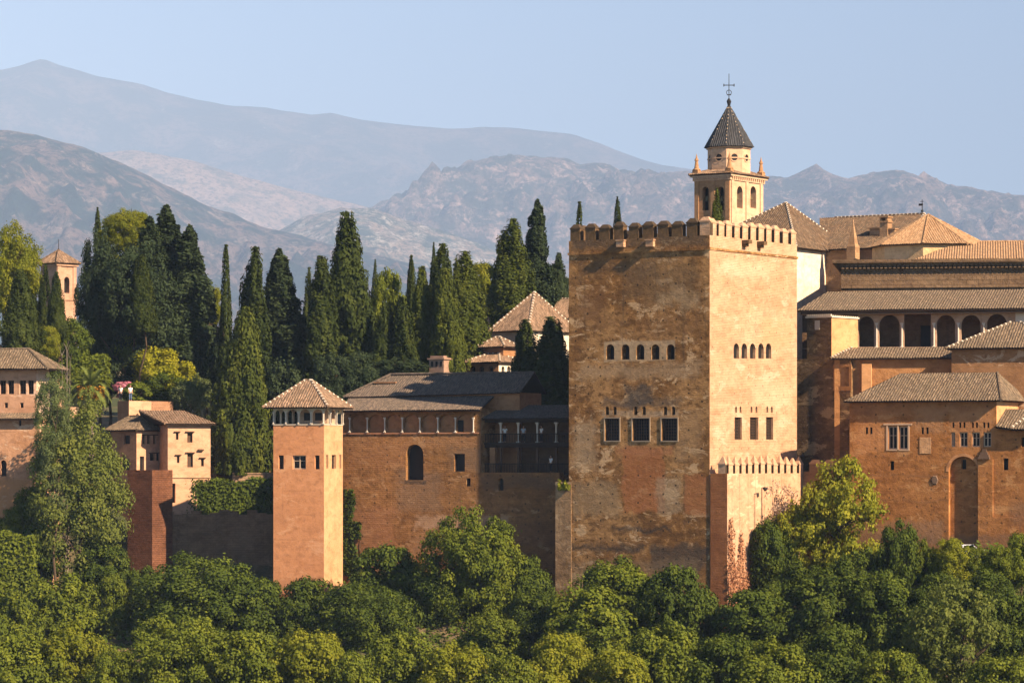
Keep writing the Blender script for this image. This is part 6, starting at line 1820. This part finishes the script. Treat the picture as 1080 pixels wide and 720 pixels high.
# ---------------------------------------------------------------- small things
# green creeper on the courtyard wall beside the salmon tower
class _F: pass
cw = _F(); r0 = bpy.data.objects['courtyard_wing']
CWB = Bld.__new__(Bld)
CWB.root = r0; CWB.zb = r0.location.z
CWB.M = Matrix.Translation(r0.location) @ Matrix.Rotation(r0.rotation_euler[2], 4, 'Z'); CWB.I = CWB.M.inverted(); CWB.o = CWB.I @ Vector((0, 0, CZ))
creeper('wall_creeper', CWB, 'L', 361, 384, 516, 606, L_BD, 'dark green creeper climbing the brick wall beside the salmon tower', 1700, .24,
        lambda u, v, r: (abs(u - .25 - .12 * math.sin(v * 9)) < .22 + .3 * (1 - v) * r.uniform() or (.42 < v < .62 and u < .9 and r.uniform() < .7)), 4)
creeper('wall_creeper', COMARES, 'L', 590, 602, 500, 516, L_BY, 'small yellow-green tuft growing on the ledge at the left foot of the square tower', 200, .22, lambda u, v, r: v < .35 + .4 * math.sin(u * 11 + 1) * r.uniform() and r.uniform() < .8, 3)
# lamp post by the outwork
a, z1 = OUTW.R(803.5, 514, .9); z0 = OUTW.R(803.5, 600, .9)[1]
root = empty('lamp_post', OUTW.M @ Vector((.9, a, z0)), OUTW.root.rotation_euler[2]); tag(root, 'thin dark lamp post in front of the cream outwork wall', 'lamp post', None, 'thing')
h = z1 - z0
bm = bmesh.new(); taper(bm, 0, 0, 0, h * .2, .10, .07, 8); taper(bm, 0, 0, h * .2, h, .06, .045, 8); tube(bm, (0, 0, h - .02), (0, .75, h + .06), .04, .035, 6); obj('pole', bm, IRON, root)
bm = bmesh.new(); box(bm, -.14, .14, .45, .95, h - .18, h + .0); taper(bm, 0, .7, h - .34, h - .185, .1, .2, 8); obj('lamp_head', bm, IRON, root)
# white car on the terrace by the wing
cc = P(1016, 580, 331)
zg = ground(cc.x, 331.0)
root = empty('parked_car', (cc.x, 331.0, zg), radians(-12)); tag(root, 'white car parked behind the round bush below the blind arch', 'car', None, 'thing')
bm = bmesh.new()
prof = [(-2.1, .35), (-2.1, .85), (-1.55, 1.0), (-1.1, 1.0), (-.55, 1.48), (.95, 1.5), (1.55, 1.05), (2.05, .95), (2.12, .4)]
lo = [bm.verts.new((x, -.86 + (.12 if z_ > 1.2 else 0), z_)) for x, z_ in prof]; hi = [bm.verts.new((x, .86 - (.12 if z_ > 1.2 else 0), z_)) for x, z_ in prof]
for i in range(len(prof)):
    j = (i + 1) % len(prof); bm.faces.new((lo[i], hi[i], hi[j], lo[j]))
bm.faces.new(lo); bm.faces.new(list(reversed(hi)))
pm = Mat('white_car_paint', .3, .5); pm.color((0.8, 0.8, 0.8)); pm.b.inputs['Coat Weight'].default_value = .6
obj('body', bm, pm.m, root, uv=False)
for s in (-1, 1):
    bm = bmesh.new()
    y = s * .80
    quad(bm, [(-.95, s * .868, 1.03), (.0, s * .868, 1.03), (.0, s * .765, 1.42), (-.5, s * .765, 1.42)]); obj('side_window', bm, GLASS, root, uv=False)
    bm = bmesh.new(); quad(bm, [(.1, s * .868, 1.03), (1.4, s * .868, 1.06), (.95, s * .765, 1.42), (.1, s * .765, 1.42)]); obj('side_window', bm, GLASS, root, uv=False)
    for x in (-1.35, 1.35):
        bm = bmesh.new(); tube(bm, (x, y - .1, .33), (x, y + .1, .33), .33, .33, 16); wh = obj('wheel', bm, IRON, root, uv=False)
        bm = bmesh.new(); tube(bm, (x, y + s * .10, .33), (x, y + s * .11, .33), .2, .2, 12); obj('rim', bm, flat('alloy', (.5, .5, .5), .4, .1) if 'alloy' not in bpy.data.materials else bpy.data.materials['alloy'], wh, uv=False)
bm = bmesh.new(); quad(bm, [(-1.09, -.7, 1.025), (-1.09, .7, 1.025), (-.57, .66, 1.465), (-.57, -.66, 1.465)]); 
for v in bm.verts: v.co += Vector((-.012, 0, .012))
obj('windscreen', bm, GLASS, root, uv=False)
bm = bmesh.new(); quad(bm, [(1.52, -.7, 1.09), (1.52, .7, 1.09), (.98, .66, 1.49), (.98, -.66, 1.49)])
for v in bm.verts: v.co += Vector((.012, 0, .012))
obj('rear_window', bm, GLASS, root, uv=False)

# people
SKIN = flat('skin', (0.45, 0.26, 0.18), .6, .08); HAIR = flat('dark_hair', (0.03, 0.02, 0.015), .8, .2)
def cloth(n, c): return bpy.data.materials.get(n) or flat(n, c, .9, .12)
def skin_mesh(name, nodes, edges, sub=1):
    me = bpy.data.meshes.new(name); me.from_pydata([n[0] for n in nodes], edges, [])
    o = bpy.data.objects.new('tmp', me); COL.objects.link(o)
    sk = o.modifiers.new('s', 'SKIN'); su = o.modifiers.new('u', 'SUBSURF'); su.levels = su.render_levels = sub
    for v, n in zip(me.skin_vertices[0].data, nodes): v.radius = n[1] if isinstance(n[1], tuple) else (n[1], n[1])
    me.skin_vertices[0].data[0].use_root = True
    bpy.context.view_layer.update()
    dg = bpy.context.evaluated_depsgraph_get()
    r = bpy.data.meshes.new_from_object(o.evaluated_get(dg)); r.name = name
    bpy.data.objects.remove(o)
    for p in r.polygons: p.use_smooth = True
    return r
def hand(nodes, edges, wrist_i, d, s):
    """palm, four fingers of different lengths and a thumb off the side"""
    w = Vector(nodes[wrist_i][0]); palm = w + d * .08
    nodes.append((tuple(palm), (.035, .018))); pi_ = len(nodes) - 1; edges.append((wrist_i, pi_))
    return pi_
BODY = None
def body_meshes():
    N_ = [((0, 0, .95), (.15, .10)), ((0, 0, 1.10), (.13, .09)), ((0, 0, 1.28), (.16, .10)), ((0, .005, 1.42), (.12, .075)), ((0, .0, 1.49), .052), ((0, -.01, 1.56), .055), ((0, -.015, 1.66), (.078, .095)), ((0, -.01, 1.735), (.06, .075)),
          ((.17, 0, 1.40), .055), ((.22, .01, 1.16), .043), ((.20, -.10, .96), .034), ((.195, -.16, .885), (.04, .02)),
          ((-.17, 0, 1.40), .055), ((-.22, .01, 1.16), .043), ((-.20, -.10, .96), .034), ((-.195, -.16, .885), (.04, .02)),
          ((.09, 0, .88), .09), ((.10, -.01, .48), .06), ((.10, .02, .08), .042), ((.105, -.13, .035), (.042, .03)),
          ((-.09, 0, .88), .09), ((-.10, -.01, .48), .06), ((-.10, .02, .08), .042), ((-.105, -.13, .035), (.042, .03))]
    E_ = [(0, 1), (1, 2), (2, 3), (3, 4), (4, 5), (5, 6), (6, 7), (3, 8), (8, 9), (9, 10), (10, 11), (3, 12), (12, 13), (13, 14), (14, 15), (0, 16), (16, 17), (17, 18), (18, 19), (0, 20), (20, 21), (21, 22), (22, 23)]
    for hi_, sg in ((11, 1), (15, -1)):
        x, y, z_ = N_[hi_][0]
        for k, (dx, L) in enumerate(((-.027, .062), (-.009, .075), (.009, .07), (.027, .055))):
            N_.append(((x + dx * .5, y - .035 - L * .5, z_ - .035 - L * .2), .0095)); N_.append(((x + dx, y - .03 - L * .8, z_ - .05 - L * .6), .008))
            E_ += [(hi_, len(N_) - 2), (len(N_) - 2, len(N_) - 1)]
        N_.append(((x - sg * .05, y - .02, z_ - .01), .011)); N_.append(((x - sg * .055, y - .055, z_ - .035), .009)); E_ += [(hi_, len(N_) - 2), (len(N_) - 2, len(N_) - 1)]
    body = skin_mesh('body', N_, E_, 1)
    # nose, ears, brow as part of the same mesh
    bm = bmesh.new(); bm.from_mesh(body)
    tube(bm, (0, -.10, 1.68), (0, -.128, 1.645), .012, .016, 6)
    for s in (-1, 1):
        tube(bm, (s * .078, -.005, 1.685), (s * .085, .005, 1.64), .014, .012, 6)
        tube(bm, (s * .03, -.102, 1.682), (s * .03, -.107, 1.682), .012, .010, 6, 1)
    tube(bm, (-.025, -.102, 1.612), (.025, -.102, 1.612), .008, .008, 5, 1)
    bm.to_mesh(body); bm.free()
    sh = skin_mesh('shirt', [((0, 0, .93), (.17, .12)), ((0, 0, 1.10), (.15, .11)), ((0, 0, 1.28), (.18, .12)), ((0, 0, 1.41), (.13, .09)), ((.18, 0, 1.40), .075), ((.225, .005, 1.22), .062), ((-.18, 0, 1.40), .075), ((-.225, .005, 1.22), .062)],
                   [(0, 1), (1, 2), (2, 3), (3, 4), (4, 5), (3, 6), (6, 7)])
    tr = skin_mesh('trousers', [((0, 0, .97), (.16, .115)), ((.095, 0, .86), .105), ((.10, -.01, .48), .078), ((.10, .015, .10), .062), ((-.095, 0, .86), .105), ((-.10, -.01, .48), .078), ((-.10, .015, .10), .062)],
                   [(0, 1), (1, 2), (2, 3), (0, 4), (4, 5), (5, 6)])
    ha = skin_mesh('hair', [((0, .03, 1.64), (.07, .07)), ((0, .02, 1.72), (.08, .085)), ((0, -.02, 1.765), (.06, .075))], [(0, 1), (1, 2)])
    return body, sh, tr, ha
BM_ = body_meshes()
def person(loc, rz, shirt, pants, label):
    r = empty('person', loc, rz); tag(r, label, 'person', None, 'thing')
    for me, nm, mat in zip(BM_, ('body', 'shirt', 'trousers', 'hair'), (SKIN, shirt, pants, HAIR)):
        if not me.materials:
            me.materials.append(mat)
            if nm == 'body': me.materials.append(HAIR)
        o = bpy.data.objects.new(nm, me); COL.objects.link(o); o.parent = r
        o.material_slots[0].link = 'OBJECT'; o.material_slots[0].material = mat
WH = cloth('white_cotton', (.75, .73, .7)); BLU = cloth('blue_cloth', (.08, .12, .22)); DRK = cloth('dark_cloth', (.03, .03, .035)); PLE = cloth('pale_blue_cotton', (.45, .5, .55))
a, z_ = TERR.L(127.3, 424.5, .9); zt_ = TERR.L(136, 422.5)[1]
pl_ = TERR.L(127.3, 423, .7)[0]
person(TERR.M @ Vector((pl_, .7, zt_ + .004)), radians(-25), WH, DRK, 'person in white top standing at left corner of the terrace parapet by the pink shrub')
pl_ = TERR.L(137.5, 423, .9)[0]
person(TERR.M @ Vector((pl_, .9, zt_ + .004)), radians(25), WH, BLU, 'person in white top standing on the near corner of the terrace parapet')
gz = GAL.L(550, 466.5)[1]; gb = GAL.L(550, 498)[1]
for px, off, base, sh, lab in ((532.5, .75, gz, WH, 'person in white shirt on the upper timber gallery just right of its first column'),
                               (552, .8, gz, PLE, 'person in pale blue shirt on the upper timber gallery after its second column'),
                               (571, .7, gz, WH, 'person in white shirt on the upper timber gallery after its third column'),
                               (581, .6, gb, WH, 'person in white shirt alone on the lower timber gallery')):
    a = GAL.L(px, 460, off)[0]
    person(GAL.M @ Vector((a, off, base + .004)), GAL.root.rotation_euler[2] + (.4 if px < 560 else -.5), sh, DRK, lab)
